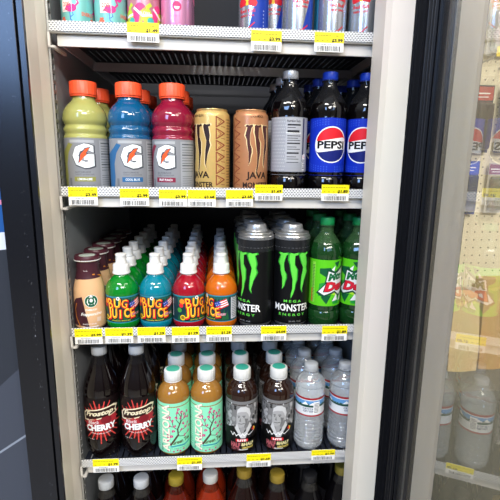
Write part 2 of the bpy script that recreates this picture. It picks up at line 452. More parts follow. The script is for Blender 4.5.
# ------------------------------------------------------------------ shelf 1: slim cans
def can_profile(r, H, neck=.86):
    return [(0, 0), (.0015, r*.70), (.0, r*.76), (.0015, r*.80), (.008, r*.985), (.011, r), (H-.013, r), (H-.009, r*.985), (H-.0035, r*neck), (H-.002, r*neck+.0006),
            (H, r*neck+.0003), (H-.001, r*neck-.0012), (H-.005, r*neck-.002), (H-.005, 0)]
def can(name, label, group, r, H, m, art, rimm=None):
    p = can_profile(r, H); mis = [1]*4+[0]*4+[1]*5
    t = thing(name, label, 'can', (0, 0, 0), 0, group)
    link('body', lathe(p, [m, rimm or M_RIM], seg=64, mis=mis, name='body'), t)
    if art: link('label', art.mesh(profile_fn(p)), t)
    bm = bmesh.new()
    for s_ in (0,):
        box(bm, -.004, .004, -.012, .010, H-.0046, H-.0036, bev=.0004)
    link('tab', mesh(bm, rimm or M_RIM, 'tab'), t)
    return t
def flamingo(a, u, v, s, m, leg, L=2):
    a.disc(u, v, .010*s, m, L, ry=.0065*s)
    a.poly([(u-.016*s, v-.004*s), (u-.008*s, v-.004*s), (u-.006*s, v+.003*s)], m, L)
    a.line([(u+.007*s, v+.002*s), (u+.013*s, v+.008*s), (u+.010*s, v+.015*s), (u+.014*s, v+.019*s), (u+.018*s, v+.016*s)], .003*s, m, L)
    a.line([(u-.002*s, v-.005*s), (u-.001*s, v-.018*s), (u+.003*s, v-.020*s)], .0012*s, leg, L)
    a.line([(u+.002*s, v-.005*s), (u+.004*s, v-.011*s), (u, v-.014*s)], .0012*s, leg, L)
CH = .158
def art_teal():
    a = Art(); a.r0 = .0285; P, O, B = ink('#c8327f'), ink('#e0694f'), ink('#3c5fb0')
    for u0 in (-.062, -.006, .048):
        flamingo(a, u0, .036, 1, P, B); flamingo(a, u0+.024, .082, 1, P, B); flamingo(a, u0, .122, 1, P, B)
        for q in range(6):
            aa = q*PI/3; a.disc(u0-.016+.0035*math.cos(aa), .017+.0045*math.sin(aa), .0022, O, 1, n=8)
        a.disc(u0-.016, .017, .003, O, 1, ry=.004)
        a.disc(u0+.016, .055, .006, P, 1); a.disc(u0-.014, .064, .005, O, 1)
    a.rect(-.024, -.004, .030, .050, ink('#efe3dc'), 2); a.text('200', -.014, .042, .007, O, 3, bold=.02); a.text('mg', -.014, .034, .004, O, 3)
    a.text('ENERGY', .024, .028, .006, O, 3, w_=.024, bold=.02); a.text('ENERGY', -.062, .028, .006, O, 3, w_=.024, bold=.02)
    return a
def art_swirl():
    a = Art(); a.r0 = .0285; P, Gn, T, Wh = ink('#d8407c'), ink('#b9cf3c'), ink('#3fb0a4'), ink('#efe0dc')
    for k in range(5):
        u0 = -.075+.034*k
        a.disc(u0, .030, .013, P, 1, ry=.018); a.disc(u0+.013, .024, .008, Gn, 2, ry=.016); a.disc(u0+.018, .020, .006, T, 3, ry=.006)
        a.line([(u0-.012, .006), (u0, .016), (u0+.004, .034), (u0+.018, .046)], .006, Gn, 1); a.line([(u0-.01, .04), (u0+.004, .028), (u0+.02, .03)], .004, Wh, 3)
        a.disc(u0, .08, .016, P, 1, ry=.02); a.disc(u0+.016, .09, .01, Gn, 2); a.disc(u0+.01, .125, .012, T, 1); a.line([(u0-.008, .058), (u0+.012, .066)], .005, P, 2)
    a.text('GLOW', 0, .032, .005, Wh, 4, w_=.02, bold=.02)
    return a
def art_pink():
    a = Art(); a.r0 = .0285; P, Wh = ink('#d6468c'), ink('#f0cfe0')
    for u0 in (-.06, 0, .06):
        a.disc(u0, .045, .008, ink('#d9356d'), 1); a.disc(u0, .045, .005, Wh, 2, a0=PI*1.0, a1=2*PI)
        a.text('20 21 0', u0, .030, .0022, P, 1)
        for q in (-.008, .004): a.disc(u0+q, .015, .0042, ink('#b86a9c'), 1, n=6); a.disc(u0+q, .015, .003, ink('#dd9cc4'), 2, n=6)
        a.rect(u0+.014, u0+.022, .008, .018, ink('#8f64b8'), 1)
        a.disc(u0, .10, .014, Wh, 1); a.disc(u0+.02, .08, .008, ink('#f07aa8'), 1)
    return a
def art_bull(main, sub, word, dv=0):
    a = Art(); a.r0 = .0285; C_, Rd, Y = ink(main), ink('#cf2431'), ink('#f0c23a'); q = PI*.0285
    for u0 in (0, q):
        for k, sgn in ((0, 1),):
            a.poly([(u0+.002, .010), (u0+q*.52, .010), (u0+q*.52, .148), (u0+.018, .148), (u0+.018, .066), (u0+.010, .040)] if sub == 'solid' else
                   [(u0+q*.42, .010), (u0+q*.55, .010), (u0+q*.55, .148), (u0+q*.42, .148)], C_, 1)
        if sub != 'solid': a.rect(u0-q*.5, u0+q*.5, .010, .0125, C_, 1)
        a.disc(u0, .061, .009, Y, 2)
        for s_ in (-1, 1):
            a.poly([(u0+s_*.003, .052), (u0+s_*.016, .050), (u0+s_*.019, .056), (u0+s_*.013, .066), (u0+s_*.006, .064), (u0+s_*.002, .058)], Rd, 3)
        a.text(word, u0, .0435, .0055, Rd, 3, w_=.030, bold=.02); a.text('ENERGY DRINK', u0, .0355, .0032, Rd, 3, w_=.028, bold=.02)
        a.line([(u0-.012, .012), (u0+.004, .016), (u0+.014, .024)], .002, Rd, 3)
        for k in range(5): a.disc(u0+q*.35, .020+.006*k, .0010, ink('#d5dcf2'), 3, n=6)
    for k, (V_, P_, m_, L_) in enumerate(a.items):
        if dv and m_ in (Rd, Y) and min(v for u, v in V_) > .03: a.items[k] = ([(u, v+dv) for u, v in V_], P_, m_, L_)
    return a
TEAL = mat('#7fc4bd', .3, metal=.35, name='teal_can'); SILV = mat('#c4c8ce', .25, metal=.8, name='silver_can')
G1 = 'tall slim cans on the topmost shelf'
t1 = can('energy_drink_can', '', G1, .0275, CH, TEAL, art_teal())
def place_can(proto, X, r, labels, off, use, n=2):
    for j in range(n):
        loc = (X, .0035+.010+r+j*(2*r+.001), DECK[0]+.0003); rz = facing(X, off if j == 0 else off+40)
        if j == 0 and use: proto.location = loc; proto.rotation_euler = (0, 0, rz); proto['label'] = labels[j]
        else: dup(proto, loc, rz, labels[j])
place_can(t1, .0385, .0275, ['teal flamingo can at the jamb end of the topmost shelf', 'teal flamingo can standing behind the one nearest the jamb'], -12, True)
place_can(t1, .0950, .0275, ['teal flamingo can between another teal can and the swirled pink-and-green can', 'teal flamingo can behind the second teal can from the jamb'], 10, False)
t2 = can('energy_drink_can', '', G1, .0283, CH, mat('#c98a94', .3, metal=.4, name='rose_can'), art_swirl())
place_can(t2, .1525, .0283, ['slim can with pink and lime swirls above the $1.49 tag', 'swirled pink-and-lime slim can standing behind its twin'], 0, True)
t3 = can('energy_drink_can', '', G1, .0280, CH, mat('#e39cc4', .25, metal=.55, name='pink_can'), art_pink())
place_can(t3, .2100, .0280, ['plain shiny pink slim can beside the swirled can', 'plain pink slim can standing behind its twin'], 0, True)
t4 = can('energy_drink_can', '', G1, .0275, CH, SILV, art_bull('#1a3a9c', 'solid', 'Red Bull'))
place_can(t4, .3470, .0275, ['blue and silver can with red bulls, first in the blue-silver group', 'blue and silver can directly behind the first of its group'], -25, True, 1)
t4b = can('energy_drink_can', '', G1, .0275, CH, SILV, art_bull('#1a3a9c', 'solid', 'Red Bull', .018))
place_can(t4b, .4260, .0280, ['blue and silver can with red lettering, beside the pale silver cans', 'blue and silver can directly behind the one beside the pale silver cans'], 14, True, 1)
dup(t4b, (.3875, .086, DECK[0]+.0003), facing(.388, 0), 'blue and silver can half hidden in the gap between its two neighbours')
t5 = can('energy_drink_can', '', G1, .0268, CH, SILV, art_bull('#2f8fb4', 'edge', 'Red Bull', .014))
place_can(t5, .4890, .0268, ['silver can with thin aqua sides above the last price tag of the topmost shelf', 'silver and aqua can hidden behind the front silver one'], 20, True)
place_can(t5, .5480, .0268, ['silver and aqua can cut off by the door-side frame', 'silver and aqua can behind the one at the door-side frame'], -10, False)

# ------------------------------------------------------------------ shelf 2: sports drinks, tan cans, colas
def art_sport(col, flavour):
    a = Art(); r = .0395; a.r0 = r; Gy, G2, Dk, Or, Wh = ink('#85878b'), ink('#76797d'), ink('#4a4d52'), ink('#f0592a'), ink('#e9efee')
    C_ = ink(col); z0, z1 = .006, .0975; hw = PI*r
    a.rect(-.052, hw, z0, z1, Gy, 0); a.rect(-hw, -.062, z0, z1, Gy, 0)
    a.rect(-hw, hw, z0, z0+.0015, C_, 1); 
    # swoosh of drink colour at the left of the badge
    a.poly([(-.052, z0), (-.036, z0), (-.033, .030), (-.034, .052), (-.028, .072), (-.018, .086), (-.027, .089), (-.036, .080), (-.052, .070)], C_, 1)
    a.rect(-.024, .020, .089, .094, ink('#a9acae'), 1)
    # the lettered badge: a bold G
    cu, cv, R0 = 0, .066, .0185
    a.text('G', .0008, .0652, .0470, Dk, 2, w_=.0425, bold=.075); a.text('G', 0, .066, .0430, Wh, 3, w_=.0385, bold=.055)
    a.poly([(-.009, -.017+.066+.003), (-.006, .068), (.004, .080), (.014, .082), (.007, .072), (.009, .070), (-.002, .060)], Dk, 4)
    a.poly([(-.007, .053), (-.0035, .069), (.005, .078), (.0115, .0805), (.005, .0705), (.0065, .069), (-.001, .061)], Or, 5)
    a.text('GATORADE', -.002, .037, .0028, Dk, 2, w_=.028); a.text('THIRST QUENCHER', .001, .0325, .0028, ink('#5c5f64'), 2, w_=.034)
    a.rect(-.018, .020, .020, .0285, C_, 2); a.text(flavour, .001, .0243, .0042, Wh, 3, w_=.026, bold=.02)
    a.rect(-.015, .018, .0125, .0140, G2, 2); a.rect(-.029, -.024, .012, .026, ink('#6b6e73'), 1)
    # nutrition panel round the side
    a.rect(.030, .066, z0+.004, .094, ink('#9b9ea2'), 1)
    for k in range(11):
        v = .088-.0048*k; a.rect(.033, .062 if k % 3 else .064, v, v+(.0019 if k % 4 == 0 else .0009), Dk, 2)
    for k in range(5): a.rect(.033, .058-.003*(k % 2), .030-.004*k, .0312-.004*k, G2, 2)
    for k in range(9): a.rect(-hw+.01, -.085, .085-.006*k, .0862-.006*k, G2, 1)
    return a
def sport_prof():
    r = .0395
    p = [(0, 0), (.0015, .020), (0, .028), (.002, .034), (.006, r-.0008), (.009, r), (.0975, r), (.101, r-.0004), (.1045, .0372), (.1085, .0383), (.113, .0392), (.117, .0378), (.1205, .0362), (.124, .0378), (.129, r), (.136, r-.0002), (.143, .0380),
         (.150, .0346), (.156, .0302), (.161, .0252), (.165, .0212), (.1675, .0203), (.178, .0203), (.181, .0200), (.185, .0)]
    q = p[:6]+smoothprof(p[6:20], 3)+p[20:]
    return q
def sport(col, art_col, flavour, X, off, who, n, use=True, tr=.3):
    pr = sport_prof()
    t = bottle('sports_drink_bottle', '', 'bottle', 'wide sports drink bottles with orange caps', pr, [drink(col, tr)], None, art_sport(art_col, flavour), seg=64)
    cap_part(t, .1742, .1980, .0240, mat('#f1562f', .42, name='orange_cap'), ribs=36)
    row(t, X, .0398, 1, n, 'foremost %s sports drink bottle with orange cap' % who, who+' sports drink bottle with orange cap, %s from the front', off, use=True, dx=.003)
sport('#bcbc6c', '#8c8c48', 'LEMON-LIME', .0357, -11, 'yellow-green', 3)
sport('#126090', '#2f6390', 'COOL BLUE', .1175, 0, 'blue', 3)
sport('#9a1c3c', '#83243f', 'FRUIT PUNCH', .1975, -25, 'dark red', 3)

def claw(a, u, v, h, w_, m, L, seed, hook=1):
    rnd = random.Random(seed); n = 9; left, right = [], []
    for i in range(n+1):
        t = i/n; ww = w_*(1-t)**.6*(.62+.16*rnd.uniform(-1, 1)); c = u+w_*.30*math.sin(t*7+seed)+w_*.10*rnd.uniform(-1, 1)
        left.append((c-ww, v-h*t)); right.append((c+ww, v-h*t))
    V = [(u-w_*.9*hook, v+.0012), (u-w_*.6*hook, v+.0042), (u, v+.0028), (u+w_*.8, v+.0045), (u+w_*.9, v+.001)]
    pts = V+[(right[0][0], v-.001)]+right[1:]+left[::-1][1:-1]+[(left[0][0], v-.001)]
    a.poly(pts, m, L)
def claws(a, u, v, h, s, m, L, edge=None):
    for k, (du, hh) in enumerate(((-s, .80), (0, 1.0), (s, .88))):
        if edge: claw(a, u+du, v+.0008, h*hh+.002, s*.62, edge, L, 3+k)
        claw(a, u+du, v, h*hh, s*.46, m, L+1, 3+k)
def art_java(dark, mid, word):
    a = Art(); r = .033; a.r0 = r; Dk, Md, Tx = ink(dark), ink(mid), ink('#2c1d16')
    claws(a, 0, .122, .086, .0165, Dk, 1, ink('#e9cf9a'))
    a.text(word, -.002, .141, .0045, Tx, 1, w_=.024, bold=.02)
    a.text('JAVA', 0, .0330, .0160, Tx, 2, w_=.042, bold=.03); a.text('MONSTER', 0, .0165, .0105, Tx, 2, w_=.056, bold=.03)
    for u0 in (.043, -.043):     # the woven side band of triangles
        for k in range(6):
            v = .016+.021*k
            a.line([(u0-.009, v), (u0+.008, v+.010), (u0-.009, v+.018), (u0-.009, v)], .0022, ink('#8a4a34'), 1)
            a.line([(u0-.005, v+.005), (u0+.001, v+.0095), (u0-.005, v+.0135)], .0013, ink('#a9683e'), 1)
            a.line([(u0+.009, v+.0), (u0+.001, v+.001)], .001, ink('#8a4a34'), 1)
    for u0 in (.066, -.066):
        for k in range(24): a.rect(u0-.009, u0+.008-(k % 3)*.002, .014+.0052*k, .0162+.0052*k, ink('#8a6f45'), 1)
    return a
p1 = can('energy_drink_can', '', 'tan and copper coffee energy cans', .033, .1535, mat('#d2b06a', .32, metal=.25, name='tan_can', mottle=.18, bscale=120), art_java('#2a1b18', '#4a2f28', 'MEAN BEAN'), mat('#d8b878', .3, metal=.7, name='gold_rim'))
row(p1, .2715, .033, 1, 2, 'foremost tan can with dark claw marks beside the red sports drink', 'tan coffee energy can standing directly behind its twin, %s in line', -46, use=True, dx=.003)
p2 = can('energy_drink_can', '', 'tan and copper coffee energy cans', .033, .1535, mat('#b98058', .32, metal=.25, name='copper_can', mottle=.14, bscale=120), art_java('#4a2624', '#5a2f28', 'LOCA MOCA'), mat('#cf9a6c', .3, metal=.7, name='copper_rim'))
row(p2, .3450, .033, 1, 1, 'copper-brown can with dark claw marks beside the silver-labelled cola', '', 24, use=True)

COLA = drink('#070506', 0, .09); NECK = mat('#2c2c2e', .10, trans=.6, ior=1.3, coat=.4, name='clear_plastic_neck', bump=.25, bscale=90)
def twenty_prof(r, H, waist=0):
    k = H/.232
    p = [(0, 0), (.004, .012), (.001, .020), (0, .025), (.003, .031), (.009, r-.001), (.016, r), (.030, r), (.0335, r-.0022), (.037, r-.0006), (.147*k, r-.0006), (.150*k, r-.0008), (.153*k, r), (.160*k, r+.0002),
         (.170*k, r-.0018), (.180*k, r-.0062), (.190*k, r-.0125), (.199*k, r-.0185), (.206*k, .0137), (.211*k, .0128), (.214*k, .0128), (.2142*k, .0155), (.2158*k, .0155), (.216*k, .0125), (.228*k, .0122), (.229*k, 0)]
    return p
def swirl(n, amp, z0, z1, tw):
    return lambda a, z, r: r*(1+amp*math.cos(n*a+tw*z)*max(0, min(1, (z-z0)/.008, (z1-z)/.012))) if z0 < z < z1 else r
def art_pepsi():
    a = Art(); r = .0345; a.r0 = r; hw = PI*r; Bl, Db, Rd = ink('#0f2fb4'), ink('#14206e'), ink('#e0242f')
    a.rect(-hw, hw, .036, .1415, Bl, 0)
    for sgn in (-1, 1):
        c = .0 if sgn < 0 else hw*0.999
        for U in ((0,) if sgn < 0 else (-hw+.0362, )):
            pass
    def globe(U):
        cv, R0 = .0928, .0335
        a.disc(U, cv, R0, WHT, 2, n=44)
        n = 22; Rt = R0*.93
        def band(u): return .008*math.sin(u/R0*2.2)*.45
        top = [(U+Rt*math.cos(t), cv+Rt*math.sin(t)) for t in [.30+(PI-.60)*i/n for i in range(n+1)]]
        bot = [(U-Rt*.955+2*Rt*.955*i/n, cv+.0105+.0035*math.cos(PI*i/n*1.0)*-1+.0) for i in range(n+1)]
        a.poly(top+bot, Rd, 3)
        low = [(U+Rt*math.cos(t), cv+Rt*math.sin(t)) for t in [PI+.32+(PI-.64)*i/n for i in range(n+1)]]
        tp = [(U+Rt*.95-2*Rt*.95*i/n, cv-.0108+.003*math.cos(PI*i/n)) for i in range(n+1)]
        a.poly(low+tp, Db, 3)
        a.text('PEPSI', U, cv, .0145, BLK, 4, w_=.056, bold=.035)
    globe(0)
    dots = ink('#3f66d8')
    for k in range(12):
        for q in range(3):
            for U in (-1, 1):
                a.disc(U*(.008+.0055*k), .130+.0042*q-(.0004*k*k*.3), .0011, dots, 1, n=5)
                a.disc(U*(.008+.0055*k), .052-.0042*q+(.0004*k*k*.3), .0011, dots, 1, n=5)
    for k in range(8): a.rect(hw-.030, hw-.006, .130-.009*k, .132-.009*k, ink('#c9d2ea'), 1)
    return a
def art_diet():
    a = Art(); r = .0345; a.r0 = r; hw = PI*r; S_, Dk = ink('#9a9ca2'), ink('#2c2d31')
    a.rect(-hw, hw, .036, .1415, S_, 0)
    dots = ink('#b9bbc0')
    for k in range(9):
        for q in range(16): a.disc(-.038+.0045*k*.8+(.0018 if q % 2 else 0), .046+.0062*q, .0011, dots, 1, n=5)
    a.rect(-.006, .026, .060, .139, ink('#a9abb0'), 1)
    a.text('Nutrition Facts', .009, .1345, .0048, Dk, 2, w_=.026, bold=.02)
    rows_ = [(.129, .003, 1), (.125, .0012, .6), (.1165, .0045, .9), (.110, .0014, 1), (.106, .0012, .8), (.102, .0012, 1), (.096, .0025, 1), (.090, .0012, .7), (.086, .0012, 1), (.078, .0030, .9), (.072, .0012, .7), (.068, .0012, .9), (.062, .0012, .9)]
    for v, h, l in rows_: a.rect(-.003, -.003+.026*l, v-.003, v+h-.003, Dk, 2)
    a.rect(-.005, .024, .1125, .1137, WHT, 2)
    a.rect(.029, .033, .060, .140, ink('#26284a'), 1); 
    a.rect(.030, .038, .045, .075, WHT, 1); a.text('5c', .034, .070, .004, RED, 2)
    for k in range(8): a.rect(.0305, .0375, .047+.0024*k, .0480+.0024*k+(.0006 if k % 3 == 0 else 0), BLK, 2)
    a.disc(hw-.012, .096, .028, ink('#1a1a1c'), 1); a.text('PEPSI', hw-.012, .096, .012, WHT, 2, w_=.046, bold=.05)
    return a
GC = 'tall cola bottles on the second shelf'
def cola_prof(): return smooth_top(twenty_prof(.0347, .227))
def smooth_top(p): return p[:12]+smoothprof(p[12:19], 3)[:-1]+p[18:]
pr = cola_prof(); mi_ = [0]*(len(pr)-1)
for i in range(len(pr)-1):
    if pr[i][0] > .168: mi_[i] = 1
def cola(art, capm, lab):
    t = bottle('cola_bottle', lab, 'bottle', GC, pr, [COLA, NECK], mi_, art, seg=80, rfun=swirl(11, .010, .150, .205, 60))
    cap_part(t, .2128, .2265, .0145, capm, ribs=40)
    return t
b1 = cola(art_diet(), mat('#a9abae', .35, metal=.3, name='silver_cap'), '')
row(b1, .4192, .0349, 1, 3, 'foremost silver-capped dark cola bottle with grey nutrition label', 'silver-capped dark cola bottle, %s from the front', 0, use=True, dx=-.004)
b2 = cola(art_pepsi(), mat('#1c3fb4', .38, name='blue_cap'), '')
row(b2, .4950, .0347, 1, 3, 'foremost blue-capped cola bottle showing most of its round red, white and blue emblem', 'blue-capped cola bottle beside the silver-capped row, %s from the front', 15, use=True, dx=-.004)
row(b2, .5670, .0347, 1, 3, 'foremost blue-capped cola bottle, half cut off by the door-side frame', 'blue-capped cola bottle beside the door-side frame, %s from the front', -4, use=False, dx=-.004)

# ------------------------------------------------------------------ shelf 3
# coffee bottles
def coffee():
    H = .151; r = .0305
    p = [(0, 0), (.002, .018), (0, .024), (.003, .0285), (.008, r), (.030, r), (.070, r-.0005), (.085, r-.0018), (.100, r-.0052), (.112, .0222), (.122, .0207), (.132, .0212), (.1385, .0212), (.1388, 0)]
    q = p[:5]+smoothprof(p[5:11], 3)+p[11:]
    t = thing('coffee_drink_bottle', '', 'bottle', (0, 0, 0), 0, 'coffee drink bottles on the third shelf')
    link('body', lathe(q, [drink('#dcb084', 0, .08)], seg=56, name='body'), t)
    a = Art(); a.r0 = .0300; hw = PI*.030; Br, Or, Gn = ink('#43202a'), ink('#d98a2c'), ink('#0f5a3c')
    n = 40; wave = [(-hw+2*hw*i/n, .107+.0055*math.sin(i/n*4*PI+.8)) for i in range(n+1)]
    a.poly(wave+[(hw, .1365), (-hw, .1365)], Br, 0)
    a.line([(u, v-.0008) for u, v in wave[22:33]], .0022, Or, 1)
    a.text('Vanilla', -.008, .119, .003, WHT, 1); a.text('13.7', .015, .122, .003, WHT, 1)
    # swirl
    a.poly([(-.045, .004), (-.004, .004), (-.020, .022), (-.030, .040), (-.028, .054), (-.016, .070), (-.030, .066), (-.040, .054), (-.046, .034)], Br, 0)
    a.line([(-.020, .004), (-.032, .028), (-.0335, .044), (-.029, .056)], .0016, Or, 1)
    for q_ in (0,):
        a.disc(.001, .061, .0125, WHT, 1, n=36); a.disc(.001, .061, .0117, Gn, 2, n=36)
        a.disc(.001, .061, .0072, WHT, 3); 
        a.poly([(.001-.0052, .0675), (.001+.0052, .0675), (.001+.0062, .058), (.001+.003, .0545), (.001-.003, .0545), (.001-.0062, .058)], Gn, 4)
        a.disc(.001, .0625, .0028, WHT, 5, ry=.0035); a.poly([(-.003, .0685), (.001, .0735), (.005, .0685), (.001, .0695)], WHT, 5)
        for s_ in (-1, 1): a.line([(.001+s_*.0055, .066), (.001+s_*.0075, .060), (.001+s_*.005, .054)], .0012, WHT, 5)
    a.text('STARBUCKS', 0, .0435, .0038, WHT, 2, w_=.022, bold=.02)
    a.text('Frappuccino', 0, .034, .0085, WHT, 2, w_=.040, shear=.4, bold=.015)
    a.rect(.010, .018, .018, .027, ink('#d8c0ac'), 1); a.text('MOCHA', -.004, .0145, .0026, WHT, 2, w_=.026); a.rect(-.018, .012, .008, .0092, WHT, 2)
    for k in range(12): a.rect(hw-.030, hw-.006, .020+.005*k, .0215+.005*k, Br, 1)
    link('label', a.mesh(profile_fn(q)), t)
    lid = link('cap', lathe([(.1392, .0205), (.1393, .0245), (.1402, .0248), (.1404, .0243), (.1460, .0240), (.1474, .0230), (.1478, .0215), (.1468, .0200), (.1468, 0)],
               [mat('#4a1f2a', .35, name='maroon_lid'), WHT], seg=56, mis=[0, 1, 0, 0, 0, 0, 0, 0], name='cap'), t)
    link('lid_print', lathe([(.1470, 0), (.1470, .0150), (.1468, .0155)], [mat('#b9c4b8', .4, name='lid_print')], seg=32, name='lid_print'), lid)
    link('band', lathe([(.1386, .0246), (.1386, .0254), (.1400, .0254), (.1400, .0246)], [M_CAPW], seg=48, name='band'), lid)
    return t
sbk = coffee()
row(sbk, .0262, .0305, 2, 6, 'foremost creamy coffee drink bottle with maroon lid, next to the jamb', 'creamy coffee drink bottle with maroon lid, %s from the front', 2, use=True, pitch=.0605+.0015)

# juice bottles with sports spouts
def art_bug(col):
    a = Art(); r = .0325; a.r0 = r; hw = PI*r; Nv, Te, Y, Rd, Or, Gn = ink('#12343c'), ink('#2a7f8e'), ink('#f0c82a'), ink('#d8262c'), ink('#ef8a26'), ink('#3f8f3a')
    z0, z1 = .0155, .0700
    a.rect(-hw, hw, z0, z1, Nv, 0); a.rect(-hw, hw, z1-.003, z1, Te, 1); a.rect(-hw, hw, z0, z0+.002, Te, 1)
    for k in range(14):
        rn = random.Random(k*3+1); u = -.045+.0065*k
        a.poly([(u, z0+.004), (u+.004, z0+.014+rn.uniform(0, .02)), (u+.008, z0+.004)], ink('#1d5a34'), 1)
        a.poly([(u, z1-.004), (u+.003, z1-.012-rn.uniform(0, .012)), (u+.007, z1-.004)], ink('#1f5f50'), 1)
    def jumble(word, u0, v0, h, wd, grow, rots):
        n = len(word); st = wd/n
        for i, ch in enumerate(word):
            u = u0-wd/2+st*(i+.5); hh = h*(grow[i] if i < len(grow) else 1); rt = rots[i % len(rots)]
            k_ = .50 if ch == 'I' else 1
            a.text(ch, u+.0006, v0-.0006+(.001 if i % 2 else -.0005), hh*1.12, BLK, 2, w_=st*1.14*(k_+.12*(k_ < 1)), bold=.08, rot=rt)
            a.text(ch, u, v0+(.001 if i % 2 else -.0005), hh, Rd if i % 2 == 0 else Or, 3, w_=st*.98*k_, bold=.05, rot=rt)
            a.text(ch, u-.0005, v0+.0010+(.001 if i % 2 else -.0005), hh*.84, Y if i % 2 == 0 else ink('#f6dc3c'), 4, w_=st*.70*k_*(.5 if ch == 'I' else 1), bold=-.005, rot=rt)
    jumble('BUG', -.006, .0550, .0205, .044, (1.15, .95, .95), (.15, -.05, -.15))
    jumble('JUICE', .000, .0345, .0220, .060, (1.2, 1, .9, .95, 1), (.05, 0, -.02, .06, .12))
    # little round beetle eye over the letters
    a.disc(-.004, .066, .0035, WHT, 5); a.disc(-.004, .066, .0016, BLK, 6)
    # waving flag at the right
    fu, fv = .032, .052; c_, s_ = math.cos(.35), math.sin(.35)
    def P(x, y): return (fu+x*c_-y*s_, fv+x*s_+y*c_)
    def quad(x0, x1, y0, y1, m, L): a.poly([P(x0, y0), P(x1, y0), P(x1, y1), P(x0, y1)], m, L)
    quad(-.013, .013, -.008, .008, WHT, 2)
    for k in range(4): quad(-.013, .013, -.008+.0046*k, -.0057+.0046*k, Rd, 3)
    quad(-.013, -.001, -.001, .008, ink('#2443a0'), 4)
    for i in range(3):
        for j in range(2): x, y = P(-.0105+.0038*i, .001+.0042*j); a.disc(x, y, .0008, WHT, 5, n=5)
    a.text('naturally flavored', 0, .0205, .0030, Y, 3, w_=.036)
    a.text(col, .030, .031, .005, ink('#e8a6b4'), 3, w_=.022, bold=.02)
    # fruit at the left
    a.disc(-.034, .058, .0055, Or, 2); a.disc(-.036, .050, .0045, Rd, 2); a.disc(-.033, .025, .0055, Y, 2); a.disc(-.033, .025, .0038, ink('#8a6a20'), 3, n=10); a.disc(-.040, .040, .005, Gn, 2)
    a.rect(.052, .070, z0+.004, z1-.005, ink('#c9cbd0'), 1)
    for k in range(12): a.rect(.054, .068, z0+.008+.0036*k, z0+.0095+.0036*k, ink('#5f6268'), 2)
    a.rect(-.080, -.060, z0+.008, z1-.01, WHT, 1)
    for k in range(8): a.rect(-.078+.0022*k, -.0768+.0022*k, z0+.012, z1-.014, BLK, 2)
    return a
def juice(col, flav, X, off, who, n, cols=None):
    r = .0325
    p = [(0, 0), (.003, .012), (0, .024), (.003, .0300), (.008, r), (.0145, r), (.0150, r-.0005), (.0705, r-.0005), (.0712, r), (.078, r-.0001), (.086, r-.0020), (.094, r-.0062), (.101, r-.0120), (.106, .0152), (.1085, .0142), (.112, .0140), (.113, 0)]
    q = p[:8]+smoothprof(p[8:14], 3)[:-1]+p[13:]
    t = bottle('juice_bottle', '', 'bottle', 'small juice bottles with white spout caps', q, [drink(col, .3, .06)], None, art_bug(flav), seg=56)
    cap = link('cap', lathe([(.1100, .0150), (.1100, .0170), (.1112, .0174), (.1130, .0172), (.1133, .0160), (.1270, .0158), (.1290, .0146), (.1300, .0120), (.1310, 0)],
               [M_CAPW], seg=60, rfun=lambda a, z, rr: rr*(1+.016*math.cos(30*a)) if .1133 <= z <= .128 and rr > .015 else rr, name='cap'), t)
    link('spout', lathe([(.1300, .0085), (.1310, .0112), (.1325, .0105), (.1450, .0102), (.1462, .0108), (.1486, .0104), (.1496, .0088), (.1498, 0)], [M_CAPW], seg=36, name='spout'), cap)
    row(t, X, r, 2, n, 'foremost %s juice bottle with a white spout cap' % who, who+' juice bottle with white spout cap, %s from the front', off, use=True, pitch=.0658, backoff=60)
juice('#0a8c28', 'LEMONY LIME', .0905, -10, 'green', 7)
juice('#068aa0', 'BERRY RAZ', .1568, -8, 'turquoise', 7)
juice('#b01228', 'FRUITY PUNCH', .2229, 35, 'red', 7)
juice('#e07010', 'STRAWBERRY', .2890, -55, 'orange', 6)

# black tall resealable cans
def art_mega():
    a = Art(); r = .0362; a.r0 = r; hw = PI*r; Gn = ink('#62d448'); Gd = ink('#2a9a2a')
    a.rect(-hw, hw, .012, .158, ink('#08090b'), 0)
    a.rect(-hw, hw, .158, .1815, mat('#333538', .25, metal=.6, name='grey_band'), 0)
    a.rect(-hw, hw, .1815, .1860, mat('#9c9ea0', .3, metal=.7, name='light_band'), 0)
    for k in range(30): a.rect(-hw+.0072*k, -hw+.0072*k+.0045, .1660, .1664, ink('#77797c'), 1)
    for k in range(32): a.text('X' if k % 3 else '0', -hw+.004+.007*k, .1838, .0022, BLK, 1)
    claws(a, 0, .152, .088, .0215, Gn, 1, Gd)
    a.text('M E G A', 0, .0575, .0052, Gn, 2, w_=.036, bold=.03)
    a.text('MONSTER', 0, .0435, .0150, WHT, 2, w_=.078, bold=.02)
    a.line([(-.0165, .037), (-.0165, .051)], .0014, WHT, 2)
    a.text('E N E R G Y', 0, .0290, .0052, Gn, 2, w_=.056, bold=.02)
    a.text('24 FL OZ', .006, .0150, .0030, ink('#8f9192'), 2, w_=.026)
    for k in range(20): a.rect(hw-.034, hw-.010, .03+.006*k, .032+.006*k, ink('#8a8c90'), 1)
    return a
r = .0362
mp_ = [(0, 0), (.002, .024), (0, .028), (.002, .031), (.010, r-.0006), (.013, r), (.182, r), (.1865, r-.0003), (.1895, r-.0022), (.1915, r-.0048), (.1925, r-.0030), (.1940, r-.0035), (.1945, .0285), (.1950, .0245), (.1962, .0228), (.1965, 0)]
t = bottle('energy_drink_can', '', 'can', 'tall black resealable energy cans', mp_, [mat('#0b0c0e', .25, name='black_can'), M_RIM], [1, 1, 1, 1, 0, 0, 0]+[1]*8, art_mega(), seg=64)
cp_ = lathe([(.1955, .0225), (.1965, .0232), (.1985, .0222), (.2000, .0205), (.2075, .0198), (.2095, .0185), (.2103, .0160), (.2098, .0120), (.2098, 0)], [mat('#a4a5a6', .3, metal=.5, name='silver_cap')], seg=48, name='cap')
link('cap', cp_, t)
